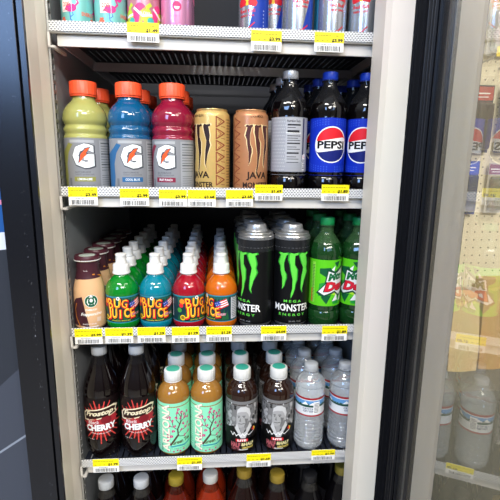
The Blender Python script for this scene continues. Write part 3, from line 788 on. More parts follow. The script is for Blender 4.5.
row(t, .3590, r, 2, 4, 'foremost tall black can with green claw marks, beside the orange juice', 'tall black energy can in the row beside the orange juices, %s from the front', -44, use=True, y0=.012)
row(t, .4325, r, 2, 4, 'foremost tall black can with green claw marks, beside the green soda', 'tall black energy can in the row beside the green sodas, %s from the front', 8, y0=.012)

# green soda
def art_dew():
    a = Art(); r = .0331; a.r0 = r; hw = PI*r; Gn, Dk, Md, Yl = ink('#5cc81e'), ink('#0c5a34'), ink('#1f9a3c'), ink('#b4e03a')
    z0, z1 = .050, .1455
    a.rect(-hw, hw, z0, z1, Gn, 0)
    def P(pts, m, L): a.poly(pts, m, L)
    P([(-.040, .128), (-.018, .130), (-.010, .118), (-.022, .108), (-.040, .118)], Dk, 1)
    P([(-.026, .100), (-.008, .122), (.004, .104)], Md, 1); P([(-.040, .096), (-.024, .102), (-.030, .074), (-.042, .070)], Md, 1)
    P([(-.020, .078), (-.006, .098), (-.002, .070)], Yl, 1); P([(-.036, .068), (-.014, .074), (-.024, .054)], Dk, 1)
    P([(.008, .140), (.036, .138), (.026, .122)], Dk, 1); P([(.016, .122), (.044, .132), (.040, .114)], Md, 1)
    P([(-.012, .066), (.012, .072), (.004, .054), (-.010, .054)], Md, 1); P([(.012, .064), (.034, .070), (.024, .052)], Dk, 1)
    P([(-.010, .140), (.004, .143), (-.002, .130)], Dk, 1); P([(.030, .094), (.046, .098), (.040, .078)], Md, 1)
    for pts in (((-.012, .060), (-.002, .076), (.001, .062)), ((.004, .060), (.012, .076), (.014, .060)), ((.016, .128), (.024, .136), (.023, .124)), ((-.016, .126), (-.008, .134), (-.010, .122))):
        P(list(pts), WHT, 2)
    # lettering on a slanting splash
    def Z(pts): return [(u*1.22, (v-.100)*1.30+.099) for u, v in pts]
    P(Z([(-.038, .083), (-.024, .098), (-.020, .122), (-.006, .118), (.012, .128), (.016, .116), (.040, .122), (.036, .098), (.044, .086), (.018, .084), (.004, .076), (-.006, .084), (-.026, .076)]), ink('#0b4a30'), 2)
    P(Z([(-.034, .085), (-.022, .098), (-.018, .118), (-.005, .114), (.012, .123), (.016, .112), (.036, .117), (.033, .098), (.039, .089), (.016, .087), (.004, .080), (-.006, .087), (-.024, .080)]), ink('#e8ecea'), 3)
    a.text('Mtn', -.006, .1120, .0160, ink('#0b6a3a'), 4, w_=.036, shear=.3, bold=.06, rot=.12)
    a.text('Dew', .002, .0920, .0215, BLK, 4, w_=.070, shear=.3, bold=.08, rot=.08)
    a.text('Dew', .002, .0924, .0195, ink('#d41f36'), 5, w_=.066, shear=.3, bold=.07, rot=.08)
    a.rect(-.058, -.050, .056, .140, ink('#8fd84a'), 1)
    for k in range(26): a.rect(-.057, -.052+(k % 2)*.001, .058+.003*k, .0592+.003*k, Dk, 2)
    a.rect(-.0585, -.0560, .056, .085, ink('#d24030'), 2)
    for k in range(12): a.rect(.062, .090, .062+.006*k, .064+.006*k, Dk, 1)
    for k, (V_, P_, m_, L_) in enumerate(a.items): a.items[k] = ([(u, v-.0045) for u, v in V_], P_, m_, L_)
    return a
pr2 = smooth_top(twenty_prof(.0331, .2235)); mi2 = [0]*(len(pr2)-1)
for i in range(len(pr2)-1):
    if pr2[i][0] > .172: mi2[i] = 1
pr2 = [(z_, (r_ if z_ < .037 or z_ > .1415 else r_)) for z_, r_ in pr2]
t = bottle('soda_bottle', '', 'bottle', 'green soda bottles with green caps', pr2, [drink('#15401a', .12, .09), mat('#4f7a4c', .1, trans=.6, ior=1.2, coat=.6, name='green_plastic_neck', bump=.25, bscale=90)], mi2, art_dew(), seg=80, rfun=swirl(12, .010, .146, .198, 70))
cap_part(t, .2090, .2230, .0145, mat('#0f8a4a', .4, name='green_cap'), ribs=40)
row(t, .5030, .0334, 2, 3, 'foremost green soda bottle whose red lettering is turned half out of sight', 'green soda bottle beside the black cans, %s from the front', 52, use=True)
row(t, .5702, .0334, 2, 3, 'foremost green soda bottle cut off by the door-side frame', 'green soda bottle beside the door-side frame, %s from the front', 4)

# ------------------------------------------------------------------ shelf 4
def petal(z_, r_, a): return r_
def art_frost():
    a = Art(); r = .0368; a.r0 = r; hw = PI*r; Rd, Dr, Cr = ink('#c8403a'), ink('#a32830'), ink('#e4d9b8')
    z0, z1 = .048, .142
    a.rect(-hw, hw, z0, z1, ink('#12090b'), 0)
    a.disc(0, .096, .034, ink('#5a1618'), 1, ry=.036)
    for c in (0, hw):
        cu, cv = (0, .096)
        if c: break
        for k in range(26):
            t_ = 2*PI*k/26+.12; r0 = .018; r1 = (.038, .046, .043)[k % 3]; 
            dx, dy = math.cos(t_), math.sin(t_)*1.08; w0, w1 = .0017, .0009
            a.poly([(cu+dx*r0-dy*w0, cv+dy*r0+dx*w0), (cu+dx*r0+dy*w0, cv+dy*r0-dx*w0), (cu+dx*r1+dy*w1, cv+dy*r1-dx*w1), (cu+dx*r1-dy*w1, cv+dy*r1+dx*w1)], Rd, 2)
        a.poly([(-.034, .086), (-.030, .106), (-.020, .114), (.026, .120), (.034, .112), (.034, .090), (.022, .078), (-.022, .076)], Dr, 3)
        a.disc(.012, .096, .011, ink('#7a1a24'), 4, ry=.009); a.disc(-.016, .098, .009, ink('#a82c30'), 4)
    def S(u, v): return (u, v+.12*u)
    band = [S(-.034, .100), S(-.036, .112), S(-.028, .119), S(.026, .120), S(.035, .116), S(.030, .110), S(.033, .104), S(.024, .103)]
    a.poly([(u*1.12, (v-.110)*1.28+.110) for u, v in band], Cr, 4); a.poly(band, ink('#2a1410'), 5)
    a.text('Frostop', -.002, .1105, .0140, Cr, 6, w_=.060, shear=.35, bold=.04, rot=.10)
    a.text('Black', -.014, .0950, .0075, WHT, 5, w_=.024, shear=.2, rot=.06)
    a.text('CHERRY', .001, .0825, .0155, BLK, 5, w_=.066, bold=.10, rot=.04); a.text('CHERRY', .000, .0830, .0145, WHT, 6, w_=.063, bold=.05, rot=.04)
    a.text('NATURAL & ARTIFICIAL FLAVORS', 0, .0715, .0024, WHT, 4, w_=.040, arc=-.002); a.text('12 FL OZ (355 mL)', -.022, .056, .002, WHT, 3)
    a.rect(.042, .060, .070, .128, ink('#123a28'), 1)
    for k in range(12): a.rect(hw-.036, hw-.008, .066+.005*k, .0675+.005*k, Cr, 1)
    for k, (V_, P_, m_, L_) in enumerate(a.items):
        if L_ >= 1 and k < len(a.items)-12: a.items[k] = ([(u, v-(.003 if max(y for x, y in V_) > .103 and L_ >= 4 else .0065)) for u, v in V_], P_, m_, L_)
    return a
H = .243
fp = [(0, 0), (.006, .010), (.003, .018), (0, .026), (.002, .031), (.012, .0358), (.022, .0372), (.035, .0374), (.045, .0374), (.047, .0368), (.143, .0368), (.146, .0374), (.156, .0366), (.166, .0345), (.176, .0312), (.188, .0265), (.200, .0218), (.210, .0182), (.218, .0156), (.222, .0148), (.224, .0148), (.2243, .0172), (.2258, .0172), (.226, .0138), (.240, .0135), (.2405, 0)]
fp = fp[:11]+smoothprof(fp[11:20], 3)[:-1]+fp[19:]
def petaloid(a, z_, r_):
    k = max(0, 1-z_/.026)
    return r_*(1-.16*k*(.5+.5*math.cos(5*a))**2)
mi3 = [1 if q[0] > .205 else 0 for q in fp[:-1]]
t = bottle('soda_bottle', '', 'bottle', 'black cherry soda bottles', fp, [drink('#0a0405', 0, .09), mat('#1c1a1c', .1, trans=.4, ior=1.3, coat=.3, name='smoked_neck', bump=.3, bscale=80)], mi3, art_frost(), seg=80, rfun=petaloid)
cap_part(t, .2275, .2430, .0155, mat('#b9bcbf', .4, name='pale_grey_cap'), ribs=40)
row(t, .0362, .0376, 3, 3, 'foremost black cherry soda bottle with red sunburst label, next to the jamb', 'black cherry soda bottle in the row next to the jamb, %s from the front', -10, use=True, y0=.012)
row(t, .1118, .0376, 3, 3, 'foremost black cherry soda bottle with red sunburst label, beside the mint-green teas', 'black cherry soda bottle in the row beside the teas, %s from the front', -4, y0=.012)

tea_p = [(0, 0), (.003, .014), (0, .026), (.003, .0312), (.008, .0338), (.012, .0343), (.118, .0343), (.121, .0338), (.126, .0342), (.134, .0340), (.140, .0328), (.147, .0298), (.153, .0255), (.158, .0210), (.162, .0182), (.164, .0176), (.1760, .0176), (.1765, 0)]
tea_p = tea_p[:8]+smoothprof(tea_p[8:15], 3)[:-1]+tea_p[14:]
def tea(col, art, capt, grp):
    t = bottle('iced_tea_bottle', '', 'bottle', grp, tea_p, [drink(col, .15, .08)], None, art, seg=64)
    cap_part(t, .1668, .1878, .0188, M_CAPW, top=mat(capt, .45, name='cap_print'), ribs=44)
    return t
def art_green():
    a = Art(); r = .0343; a.r0 = r; hw = PI*r; Mi, Br, Pk, Cr = ink('#8adfb6'), ink('#4a3a34'), ink('#c43a78'), ink('#f0ead2')
    z0, z1 = .010, .1255
    a.rect(-hw, hw, z0, z1, Mi, 0)
    # branch
    tr_ = [(-.010, .030), (.000, .044), (.006, .052), (.005, .066), (.012, .082), (.014, .100)]
    a.line(tr_[:3], .0042, Br, 1); a.line(tr_[2:5], .0030, Br, 1); a.line(tr_[4:], .0020, Br, 1)
    for seg_ in ([(.006, .056), (.014, .062), (.024, .064), (.030, .072)], [(.006, .064), (-.004, .072), (-.006, .084), (-.012, .092)], [(.012, .082), (.022, .088), (.026, .098)], [(.010, .076), (.002, .088), (.004, .102)], [(-.004, .072), (-.012, .074)], [(.006, .050), (.018, .046), (.030, .050)], [(.013, .092), (.006, .104)]):
        a.line(seg_, .0013, Br, 1)
    rn = random.Random(5)
    for (u, v) in [(.030, .074), (.024, .066), (.031, .052), (.022, .047), (-.012, .094), (-.006, .086), (-.013, .075), (.027, .100), (.022, .089), (.004, .104), (.002, .092), (.014, .103), (.007, .111), (.018, .076), (-.002, .074), (.012, .064), (-.004, .062), (.019, .097), (-.016, .101), (.030, .087), (.010, .091), (-.008, .050), (.036, .062)]:
        for k in range(4):
            t_ = rn.uniform(0, 6.3); a.disc(u+.0017*math.cos(t_), v+.0017*math.sin(t_), .0021, Pk, 2, n=6)
        a.disc(u, v, .0007, ink('#f4c4d4'), 3, n=5)
    # tall lettering up the side
    for (du, m, L) in ((.0009, ink('#a8486c'), 3), (0, Cr, 4)):
        a.text('ARIZONA', -.0205+du, .069-du*.6, .0180, m, L, w_=.108, bold=.03, rot=PI/2)
    for v in (.040, .048, .054, .093): a.disc(-.016, v, .0022, Pk, 5, n=6)
    a.text('Green Tea', .013, .0365, .0095, ink('#4a4418'), 3, w_=.042, bold=.03, rot=.08)
    a.line([(-.010, .0255), (.004, .027), (.020, .0250), (.036, .0285)], .0035, ink('#3a9aa4'), 2)
    a.text('with Ginseng and Honey', .006, .0205, .0026, ink('#2a6a50'), 3, w_=.034)
    for (u, v) in ((-.004, .014), (.004, .016), (.010, .013), (.018, .016), (-.016, .016)): a.disc(u, v, .0022, Pk, 2, n=6)
    a.rect(-.047, -.036, .014, .110, ink('#a6e4c4'), 1)
    for k in range(16): a.rect(-.046, -.038, .020+.0055*k, .0215+.0055*k, ink('#2f6a50'), 2)
    a.rect(-.0305, -.0285, z0+.004, z0+.020, ink('#3a4a44'), 2)
    return a
def art_palm():
    a = Art(); r = .0343; a.r0 = r; hw = PI*r; g = lambda v: ink('#%02x%02x%02x' % (v, v, v))
    z0, z1 = .010, .1255
    a.rect(-hw, hw, z0, z1, g(120), 0)
    rn = random.Random(9)
    for k in range(110):
        u = rn.uniform(-.046, .046); v = rn.uniform(.056, .119); s_ = rn.uniform(.0015, .0048); q = rn.choice((48, 70, 100, 150, 175, 190))
        if abs(u) < .016 and .064 < v < .116: continue
        a.disc(u, v, s_, g(q), 1, n=7, ry=s_*rn.uniform(.6, 1.6))
    # a man's head turned to one side, in black and white
    a.poly([(-.013, .074), (-.0135, .088), (-.0125, .100), (-.008, .110), (.002, .113), (.011, .109), (.0145, .098), (.013, .086), (.009, .076), (.002, .069), (-.006, .0675), (-.011, .070)], g(164), 2)
    a.poly([(-.0125, .100), (-.011, .110), (-.004, .1165), (.006, .117), (.015, .111), (.018, .098), (.015, .088), (.0125, .098), (.008, .1045), (-.002, .1055), (-.009, .1035)], g(200), 3)
    a.poly([(.013, .092), (.017, .092), (.0165, .083), (.0125, .082)], g(168), 3)
    for (u0, u1) in ((-.0105, -.0055), (-.0005, .006)):
        a.rect(u0, u1, .0945, .0962, g(70), 4); a.disc((u0+u1)/2, .0922, .0016, g(36), 4, n=8, ry=.001)
    a.poly([(-.0045, .092), (-.0075, .083), (-.003, .082)], g(120), 4); a.line([(-.0085, .0775), (-.002, .0768), (.004, .0785)], .0013, g(66), 4)
    a.poly([(.004, .090), (.012, .088), (.009, .076), (.003, .070), (.006, .080)], g(112), 3)
    a.poly([(-.002, .070), (.010, .078), (.012, .066), (.003, .056), (-.004, .062)], g(120), 1)
    a.poly([(-.022, .052), (-.012, .078), (-.002, .052), (.006, .058), (.016, .080), (.026, .052), (.024, .042), (-.020, .042)], g(196), 4)
    a.poly([(-.006, .066), (-.001, .050), (.006, .066), (.001, .072)], g(150), 5)
    a.poly([(-.046, .030), (-.046, .060), (-.020, .071), (-.010, .055), (.000, .036)], g(16), 5); a.poly([(.046, .036), (.046, .062), (.023, .073), (.012, .056), (.003, .036)], g(20), 5)
    a.rect(-hw, hw, z0, .040, g(14), 5)
    a.line([(-.026, .056), (-.021, .049), (-.018, .056), (-.013, .048), (-.009, .053), (-.004, .048), (.000, .055), (.004, .049), (.009, .054), (.014, .050), (.026, .057)], .0014, WHT, 6)
    a.poly([(.021, .061), (.028, .056), (.025, .067)], ink('#d8342c'), 6); a.poly([(.028, .056), (.031, .063), (.025, .067)], ink('#e8c03a'), 6)
    a.rect(-.014, .012, .0400, .0465, ink('#d81f2a'), 6); a.text('LITE', -.001, .0432, .0048, WHT, 7, w_=.019, bold=.05)
    a.text('HALF', -.0150, .0320, .0120, ink('#b05a60'), 6, w_=.021, bold=.06); a.text('&HALF', .0115, .0335, .0080, ink('#dcd49a'), 6, w_=.028, bold=.05)
    a.text('ICED TEA', -.014, .0225, .0050, ink('#b05a60'), 6, w_=.020, bold=.03); a.text('LEMONADE', .0125, .0250, .0052, ink('#d4c060'), 6, w_=.026, bold=.04)
    a.text('ARIZONA', .002, .0125, .0028, WHT, 6, w_=.020, bold=.03)
    for k in range(14): a.rect(hw-.036, hw-.008, .050+.0048*k, .0515+.0048*k, WHT, 1)
    for k, (V_, P_, m_, L_) in enumerate(a.items):
        dv = -.0085 if L_ >= 6 and max(y for x, y in V_) < .049 and min(y for x, y in V_) > .018 else (-.0035 if L_ >= 6 and min(y for x, y in V_) > .045 else (-.0030 if 2 <= L_ <= 5 and max(y for x, y in V_) > .047 else 0))
        if dv: a.items[k] = ([(u, v+dv) for u, v in V_], P_, m_, L_)
    return a
g1 = tea('#a0702e', art_green(), '#4fb89c', 'iced tea bottles with green-topped white caps')
row(g1, .1868, .0345, 3, 4, 'foremost amber tea bottle with mint blossom label, beside the cherry sodas', 'amber mint-labelled tea bottle in the row beside the cherry sodas, %s from the front', 3, use=True, pitch=.0700)
row(g1, .2572, .0345, 3, 4, 'foremost amber tea bottle with mint blossom label, beside the dark portrait-label teas', 'amber mint-labelled tea bottle in the row beside the dark teas, %s from the front', 3, pitch=.0700)
g2 = tea('#2a1710', art_palm(), '#3fae98', 'iced tea bottles with green-topped white caps')
row(g2, .3335, .0345, 3, 4, 'foremost dark tea bottle with grey portrait label, beside the mint-labelled teas', 'dark portrait-label tea bottle in the row beside the mint-labelled teas, %s from the front', 4, use=True, pitch=.0700)
row(g2, .4130, .0345, 3, 4, 'foremost dark tea bottle with grey portrait label, beside the water bottles', 'dark portrait-label tea bottle in the row beside the water, %s from the front', 4, pitch=.0700, dx=-.001)

# water
def water_prof():
    r = .0325; p = [(0, 0), (.006, .010), (.001, .020), (0, .024), (.004, .029), (.010, r-.0008), (.014, r)]
    z_ = .018
    while z_ < .078:
        p += [(z_, r-.0002), (z_+.0010, r-.0020), (z_+.0022, r-.0026), (z_+.0034, r-.0020), (z_+.0044, r-.0002), (z_+.0066, r+.0001)]; z_ += .0090
    p += [(.0835, r-.001), (.085, r-.0012), (.128, r-.0012), (.1295, r), (.145, r-.0002), (.1475, r-.0018), (.150, r-.0006), (.156, r-.0022), (.162, r-.0058), (.168, r-.0108), (.1735, .0168), (.178, .0138), (.1805, .0132), (.181, .0165), (.1825, .0165), (.1827, .0125), (.192, .0122), (.1922, 0)]
    return p
def art_water():
    a = Art(); r = .0313; a.r0 = r; hw = PI*r; dv = -.010; Rd, Bl, Gn = ink('#a3202c'), ink('#5f9ad0'), ink('#1f4a40')
    a.rect(-hw, hw, .095, .138, ink('#dfe3e4'), 0)
    a.rect(-hw, hw, .1335, .138, Rd, 1); a.rect(-hw, hw, .095, .0985, Rd, 1); a.rect(-hw, hw, .1215, .1315, Bl, 1)
    for c in (-.055, 0, .055):
        n = 16; a.poly([(c-.028+.056*i/n, .1195+.0075*abs(math.sin(i*1.7+c*30))*(1-abs(i/n-.5))) for i in range(n+1)]+[(c+.028, .1165), (c-.028, .1165)], Gn, 2)
        a.poly([(c-.014, .1215), (c-.005, .1295), (c+.001, .1225)], WHT, 3); a.poly([(c+.002, .1215), (c+.010, .1275), (c+.018, .1215)], WHT, 3)
        a.text('CRYSTAL', c+.002, .1125, .0042, ink('#26305a'), 2, w_=.026, bold=.02); a.text('GEYSER', c+.002, .1072, .0042, ink('#26305a'), 2, w_=.024, bold=.02)
    a.rect(.012, .026, .1010, .1290, WHT, 4)
    for k in range(7): a.rect(.0138, .0242, .104+.0033*k, .1055+.0033*k, ink('#5a5c60'), 5)
    for k_, (V_, P_, m_, L_) in enumerate(a.items): a.items[k_] = ([(u, v+dv) for u, v in V_], P_, m_, L_)
    return a
WAT = bpy.data.materials.new('clear_water_bottle'); WAT.use_nodes = True
b_ = WAT.node_tree.nodes['Principled BSDF']; b_.inputs['Base Color'].default_value = (.93, .96, .97, 1); b_.inputs['Roughness'].default_value = .03
b_.inputs['Transmission Weight'].default_value = .78; b_.inputs['IOR'].default_value = 1.33; b_.inputs['Coat Weight'].default_value = .9
_n = WAT.node_tree.nodes.new('ShaderNodeTexNoise'); _n.inputs['Scale'].default_value = 55; _b = WAT.node_tree.nodes.new('ShaderNodeBump'); _b.inputs['Strength'].default_value = .05; _b.inputs['Distance'].default_value = .002
WAT.node_tree.links.new(_n.outputs['Fac'], _b.inputs['Height']); WAT.node_tree.links.new(_b.outputs['Normal'], b_.inputs['Normal'])
wp = water_prof()
wt = bottle('water_bottle', '', 'bottle', 'clear water bottles with ribbed sides', wp, [WAT], None, art_water(), seg=64)
cap_part(wt, .1835, .1950, .0146, mat('#c9ccce', .4, trans=.25, name='frosted_cap'), ribs=44)
row(wt, .4835, .0328, 3, 4, 'foremost clear water bottle with red-edged label, beside the portrait-label teas', 'clear water bottle in the row beside the teas, %s from the front', -6, use=True, dx=-.0015)
row(wt, .5600, .0328, 3, 4, 'foremost clear water bottle beside the door-side frame', 'clear water bottle in the row beside the door-side frame, %s from the front', 22, dx=-.004)

# ------------------------------------------------------------------ shelf 5: sodas, only caps and necks in view
def soda5(col, capcol, X, zt, who, n=2, back='%s', labc=None, use=True, group='sodas on the lowest shelf', y=.045):
    h = zt-(DECK[4]+.0003); r = .0365
    k = h/.243
    p = [(z_*k, r_) for z_, r_ in fp]
    a = Art(); a.r0 = .0368
    a.rect(-PI*.0368, PI*.0368, .05*k, .142*k, ink(labc or '#2a2a30'), 0)
    t = bottle('soda_bottle', '', 'bottle', group, p, [drink(col, .1, .09), mat('#55524e' if labc is None else labc, .1, trans=.75, ior=1.2, coat=.6, name='tinted_neck', bump=.3, bscale=80)], mi3, a, seg=64, rfun=petaloid)
    cap_part(t, .2275*k, h, .0168, mat(capcol, .4, name='soda_cap'), ribs=40)
    for j in range(n):
        lb = 'foremost '+who if j == 0 else who+', directly behind its twin'
        loc = (X, .0475+.0765*j, DECK[4]+.0003)
        if j == 0: t.location = loc; t['label'] = lb; t.rotation_euler = (0, 0, facing(X, 0))
        else: dup(t, loc, 0, lb)
DECK5 = DECK[4]
soda5('#0a0607', '#b4b7b9', .0345, .4790, 'dark soda bottle with white cap, next to the jamb')
soda5('#0a0607', '#b4b7b9', .1110, .4780, 'dark soda bottle with white cap, beside the gold-capped orange soda')
soda5('#5e1a0c', '#8f7c26', .1880, .4815, 'red-orange soda bottle with gold cap', labc='#64200f')
soda5('#8a2810', '#bcbbb4', .2645, .4830, 'orange soda bottle with white cap', labc='#a83c1c')
soda5('#1a0c0a', '#8a7226', .3408, .4930, 'dark soda bottle with gold cap, beside the white-capped orange soda')
soda5('#1a0c0a', '#8f782a', .4165, .4760, 'dark soda bottle with gold cap, beside the black-capped sodas')
soda5('#0c0a0c', '#1a1a1c', .4922, .4720, 'dark soda bottle with black cap, beside the gold-capped one')
soda5('#0c0a0c', '#8a7a30', .5676, .4900, 'dark soda bottle at the door-side frame of the lowest shelf')

# ------------------------------------------------------------------ poster on the closed neighbouring door
pst = thing('advertising_poster', 'poster with a person in a blue top, beside the black door frame', 'poster', (-.34, -.0420, .10))
bm = bmesh.new(); box(bm, -.262, .268, 0, .0015, 0, 1.84); link('sheet', mesh(bm, mat('#c9ced6', .35, name='poster_paper'), 'sheet'), pst)
a = Art()
a.rect(-.262, .268, 0, 1.84, ink('#c4cbd8'), 0)
a.disc(.205, 1.115, .058, ink('#caa184'), 2, ry=.075); a.disc(.198, 1.140, .064, ink('#2c2428'), 1, ry=.080)
a.poly([(.10, 1.03), (.16, 1.045), (.21, 1.03), (.268, 1.05), (.268, .945), (.10, .935)], ink('#1f4f8c'), 3)
a.poly([(.10, .992), (.268, 1.000), (.268, .992), (.10, .984)], ink('#c07a98'), 4)
a.poly([(-.262, .90), (.10, .90), (.268, .915), (.268, 0), (-.262, 0)], ink('#2c3038'), 5)
a.poly([(-.262, .42), (.05, .50), (.268, .70), (.268, .30), (-.262, .20)], ink('#3e434e'), 6)
a.line([(-.262, .40), (.12, .46), (.268, .56)], .004, ink('#7f8794'), 7)
a.line([(.195, 0), (.205, .20), (.190, .34)], .003, ink('#101216'), 7)
a.line([(.120, .42), (.180, .45), (.205, .56), (.215, .80)], .003, ink('#b08474'), 8)
link('print', a.mesh(flat=True, base=.0003, step=.00006, name='print'), pst)
boxes('neighbouring_door', [(-.68, -.0682, -.038, -.018, ZB, ZT)], M_BLACKM, cooler)

# ------------------------------------------------------------------ goods on the pegboard, seen through the open door
def hang_pack(X, z1, wd, ht, dep, face, head, contents, label, hooked=True):
    t = thing('hanging_pack', label, 'package', (X, .456, z1), 0, 'packs hanging on the pegboard')
    boxes('backing_card', [(-wd/2, wd/2, -.002, 0, -ht, 0)], mat(face, .5, name='pack_card'), t)
    bm = bmesh.new(); box(bm, -wd/2+.006, wd/2-.006, -dep, -.0021, -ht+.008, -ht*.26, bev=dep*.3)
    link('pouch', mesh(bm, mat(contents, .25, mottle=.75, bscale=26, coat=.4, name='pouch'), 'pouch'), t)
    a = Art(); a.rect(-wd/2+.002, wd/2-.002, -ht*.22, -.004, ink(head), 0); a.rect(-wd/2+.006, wd/2-.012, -ht*.13, -ht*.11, WHT, 1)
    a.rect(-wd/2+.010, wd/2-.016, -ht*.18, -ht*.165, WHT, 1)
    link('header', a.mesh(flat=True, base=.0023, step=.0001, name='header'), t)
    return t
def peg_hook(X, z, label):
    t = thing('peg_hook', label, 'hook', (X, .470, z), 0, 'hooks on the pegboard')
    bm = bmesh.new(); pts = [Vector((0, 0, 0)), Vector((0, -.10, .004)), Vector((0, -.145, .026))]
    for p, q in zip(pts[:-1], pts[1:]):
        d = (q-p); L_ = d.length; m_ = Matrix.Translation((p+q)/2) @ d.to_track_quat('Z', 'Y').to_matrix().to_4x4()
        bmesh.ops.create_cone(bm, cap_ends=True, segments=10, radius1=.0028, radius2=.0028, depth=L_+.003, matrix=m_)
    link('arm', mesh(bm, M_STEEL, 'arm'), t)
    boxes('tag_plate', [(-.022, .022, -.149, -.147, -.004, .020)], [mat('#e6cf3a', .5, name='yellow_tag')], t)
PK = [(.985, 1.625, .070, .150, .030, '#c9c4b4', '#d8d2c0', '#b8b2a4', 'pale clear-fronted pack high on the pegboard, nearest the black frame'),
 (1.085, 1.630, .080, .155, .030, '#d0ccc0', '#c8a87a', '#c8c8c4', 'pale clear-fronted pack high on the pegboard, farther from the black frame'),
 (.975, 1.375, .062, .200, .022, '#cfc9ba', '#b9b2a2', '#a9a294', 'tall pale pack hanging below the hooks, nearest the black frame'),
 (1.055, 1.395, .060, .190, .026, '#2c2c34', '#b8443a', '#4a3f3c', 'dark pack with a red header hanging in the middle row'),
 (1.135, 1.395, .060, .190, .026, '#23283c', '#c85a4a', '#3c3a44', 'dark blue pack with a red header hanging in the middle row'),
 (.960, 1.170, .055, .130, .018, '#8f9096', '#9c9ca0', '#6c6660', 'small grey pack of the lower row, nearest the black frame'),
 (1.045, 1.180, .045, .160, .018, '#24469c', '#2c54b4', '#2a3c78', 'narrow blue pack hanging in the lower row'),
 (1.125, 1.175, .055, .150, .018, '#b9b4a6', '#8f5648', '#8c8474', 'beige pack with a brown header in the lower row')]
for (X, z1, wd, ht, dp, fc, hd, ct, lb) in PK: hang_pack(X, z1, wd, ht, dp, fc, hd, ct, lb)
for X, z, lb in ((.985, 1.585, 'steel peg hook through the top pale pack nearest the black frame'), (1.085, 1.59, 'steel peg hook through the farther top pale pack'),
                 (.975, 1.368, 'steel peg hook holding the tall pale pack'), (1.055, 1.388, 'steel peg hook holding the dark pack with the red header'), (1.135, 1.388, 'steel peg hook holding the dark blue pack')):
    pass
for X, z, lb in ((1.015, 1.445, 'bare steel peg hook above the dark pack with the red header'), (1.100, 1.445, 'bare steel peg hook above the dark blue pack')):
    peg_hook(X, z, lb)
# low shelf with bags and a basket
gd = thing('display_shelf', 'low grey display shelf standing against the pegboard', 'shelf', (1.15, .30, 0))
boxes('shelf_board', [(-.35, .35, -.12, .165, .56, .585), (-.35, .35, -.12, .165, .08, .105)], mat('#5c5e58', .5, name='grey_shelf'), gd)
boxes('side_panel', [(-.37, -.35, -.12, .165, 0, .60)], mat('#55574f', .5, name='grey_panel'), gd)
boxes('side_panel', [(.35, .37, -.12, .165, 0, .60)], mat('#55574f', .5, name='grey_panel'), gd)
boxes('front_panel', [(-.35, .35, -.11, -.10, .105, .56)], mat('#4c4f48', .5, name='dark_panel'), gd)
def paper_bag(X, Y, wd, dp, ht, col, label):
    t = thing('paper_bag', label, 'bag', (X, Y, .5852))
    bm = bmesh.new(); rings = []
    for k, (f_, zf) in enumerate(((1, 0), (1.04, .3), (1.0, .7), (.96, .93), (.98, 1))):
        rings.append([bm.verts.new((wd/2*f_*cx*(1 if k < 3 else .98), dp/2*f_*cy*(1-.35*zf), ht*zf+(.012*math.sin(cx*3) if k == 4 else 0))) for cx, cy in ((-1, -1), (-.3, -1.1), (.4, -1.05), (1, -1), (1.02, 0), (1, 1), (.3, 1.05), (-.4, 1.08), (-1, 1), (-1.02, 0))])
    for A, B in zip(rings[:-1], rings[1:]):
        for i in range(10): bm.faces.new((A[i], A[(i+1) % 10], B[(i+1) % 10], B[i]))
    bm.faces.new(rings[0][::-1]); bm.faces.new(rings[-1])
    link('sack', mesh(bm, mat(col, .6, mottle=.2, bscale=18, name='paper'), 'sack'), t)
    boxes('fold', [(-wd*.46, wd*.46, -dp*.20, dp*.20, ht-.004, ht+.022)], mat(col, .6, mottle=.2, bscale=18, name='paper'), t)
paper_bag(.985, .34, .085, .10, .20, '#d8bf8c', 'cream paper bag on the low shelf, nearest the cooler')
paper_bag(1.085, .35, .090, .10, .24, '#c49a5c', 'tan paper bag on the low shelf beside the basket')
bk = thing('woven_basket', 'light brown woven basket on the low display shelf', 'basket', (1.225, .33, .5852))
link('bowl', lathe([(0, 0), (0, .050), (.012, .056), (.030, .060), (.050, .063), (.070, .066), (.095, .070), (.098, .073), (.104, .073), (.104, .066), (.060, .058), (.010, .050), (.008, 0)], [mat('#a07a4a', .7, bump=.8, bscale=120, mottle=.4, name='wicker')], seg=48, name='bowl'), bk)

# ------------------------------------------------------------------ price tags
YEL, TW = mat('#f5e300', .45, name='yellow_paper'), mat('#ecebe6', .45, name='white_paper')
def price_tag(X0, X1, Zt, Zb, price, shelf, what, tilt=0):
    wd, ht = X1-X0, Zt-Zb
    t = thing('price_tag', 'yellow and white price tag %s' % what, 'price tag', ((X0+X1)/2, -.0002, Zb), 0, 'shelf price tags')
    t.rotation_euler = (0, -tilt, 0)
    bm = bmesh.new(); box(bm, -wd/2, wd/2, -.0009, 0, 0, ht); link('card', mesh(bm, TW, 'card'), t)
    a = Art(); sp = ht*.46
    a.rect(-wd/2, wd/2, sp, ht, YEL, 0)
    a.text(price, wd*.27, sp+ht*.12, ht*.21, BLK, 1, w_=wd*.38, bold=.05)
    rn = random.Random(price+what)
    x = -wd*.46
    while x < wd*.30:
        l = rn.uniform(.04, .10)*wd; a.rect(x, x+l, ht*.80, ht*.845, ink('#8f8a20'), 1); x += l+wd*.02
    for k in range(3): a.rect(-wd*.44+k*wd*.17, -wd*.36+k*wd*.17, sp+ht*.08, sp+ht*.12, ink('#77741a'), 1)
    a.text('00492002', -wd*.1, sp-ht*.085, ht*.075, ink('#3a3a3a'), 1, w_=wd*.36)
    link('print', a.mesh(flat=True, base=.0010, step=.00006, name='print'), t)
    b = Art(); x = -wd*.40
    while x < wd*.38:
        l = rn.uniform(.010, .034)*wd; b.rect(x, x+l, ht*.04, ht*.30, BLK, 1); x += l+rn.uniform(.012, .030)*wd
    link('barcode', b.mesh(flat=True, base=.0010, step=.00006, name='barcode'), t)
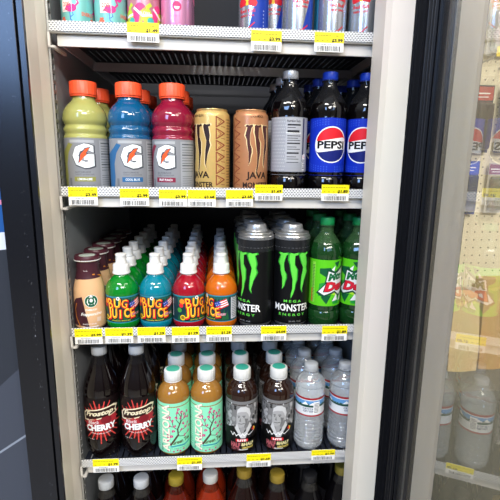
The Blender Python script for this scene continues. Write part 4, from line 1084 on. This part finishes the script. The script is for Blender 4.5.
TAGS = [
 (0.1295, 0.1828, 1.3956, 1.3651, '$1.49', 0, 'under the swirled pink-and-lime can'),
 (0.3395, 0.3927, 1.3905, 1.3576, '$3.99', 0, 'under the blue and silver cans'),
 (0.4509, 0.5031, 1.3915, 1.3595, '$3.99', 0, 'under the pale silver and aqua cans'),
 (0.0141, 0.0651, 1.1194, 1.0871, '$3.49', 1, 'under the yellow-green sports drink'),
 (0.1049, 0.1567, 1.1177, 1.0866, '$2.99', 1, 'under the blue sports drink'),
 (0.1747, 0.2251, 1.1162, 1.0859, '$3.99', 1, 'under the dark red sports drink'),
 (0.2266, 0.2779, 1.1163, 1.0858, '$3.68', 1, 'under the tan can'),
 (0.2971, 0.3472, 1.1170, 1.0863, '$3.68', 1, 'under the copper-brown can'),
 (0.3508, 0.4023, 1.1270, 1.0980, '$1.69', 1, 'beside the copper can, stuck higher than the others'),
 (0.4761, 0.5285, 1.1283, 1.0980, '$1.89', 1, 'under the blue-capped cola'),
 (0.0070, 0.0587, 0.8494, 0.8182, '$3.99', 2, 'under the coffee drinks'),
 (0.0643, 0.1171, 0.8501, 0.8191, '$1.29', 2, 'under the green juice'),
 (0.1259, 0.1794, 0.8507, 0.8192, '$1.29', 2, 'under the turquoise juice'),
 (0.1921, 0.2451, 0.8501, 0.8178, '$1.29', 2, 'under the red juice'),
 (0.2592, 0.3092, 0.8500, 0.8185, '$1.29', 2, 'under the orange juice'),
 (0.3673, 0.4184, 0.8493, 0.8187, '$4.09', 2, 'under the tall black cans'),
 (0.4905, 0.5423, 0.8477, 0.8159, '$1.89', 2, 'under the green sodas'),
 (0.0240, 0.0768, 0.5640, 0.5329, '$1.79', 3, 'under the black cherry sodas'),
 (0.1959, 0.2480, 0.5602, 0.5300, '$1.69', 3, 'under the mint-labelled teas'),
 (0.3420, 0.3939, 0.5623, 0.5313, '$1.69', 3, 'under the portrait-label teas'),
 (0.4814, 0.5326, 0.5660, 0.5416, '$1.79', 3, 'under the water bottles'),
]
for x0, x1, zt, zb, pr_, s_, wh in TAGS: price_tag(x0, x1, zt, zb, pr_, s_, wh, random.uniform(-.008, .008))
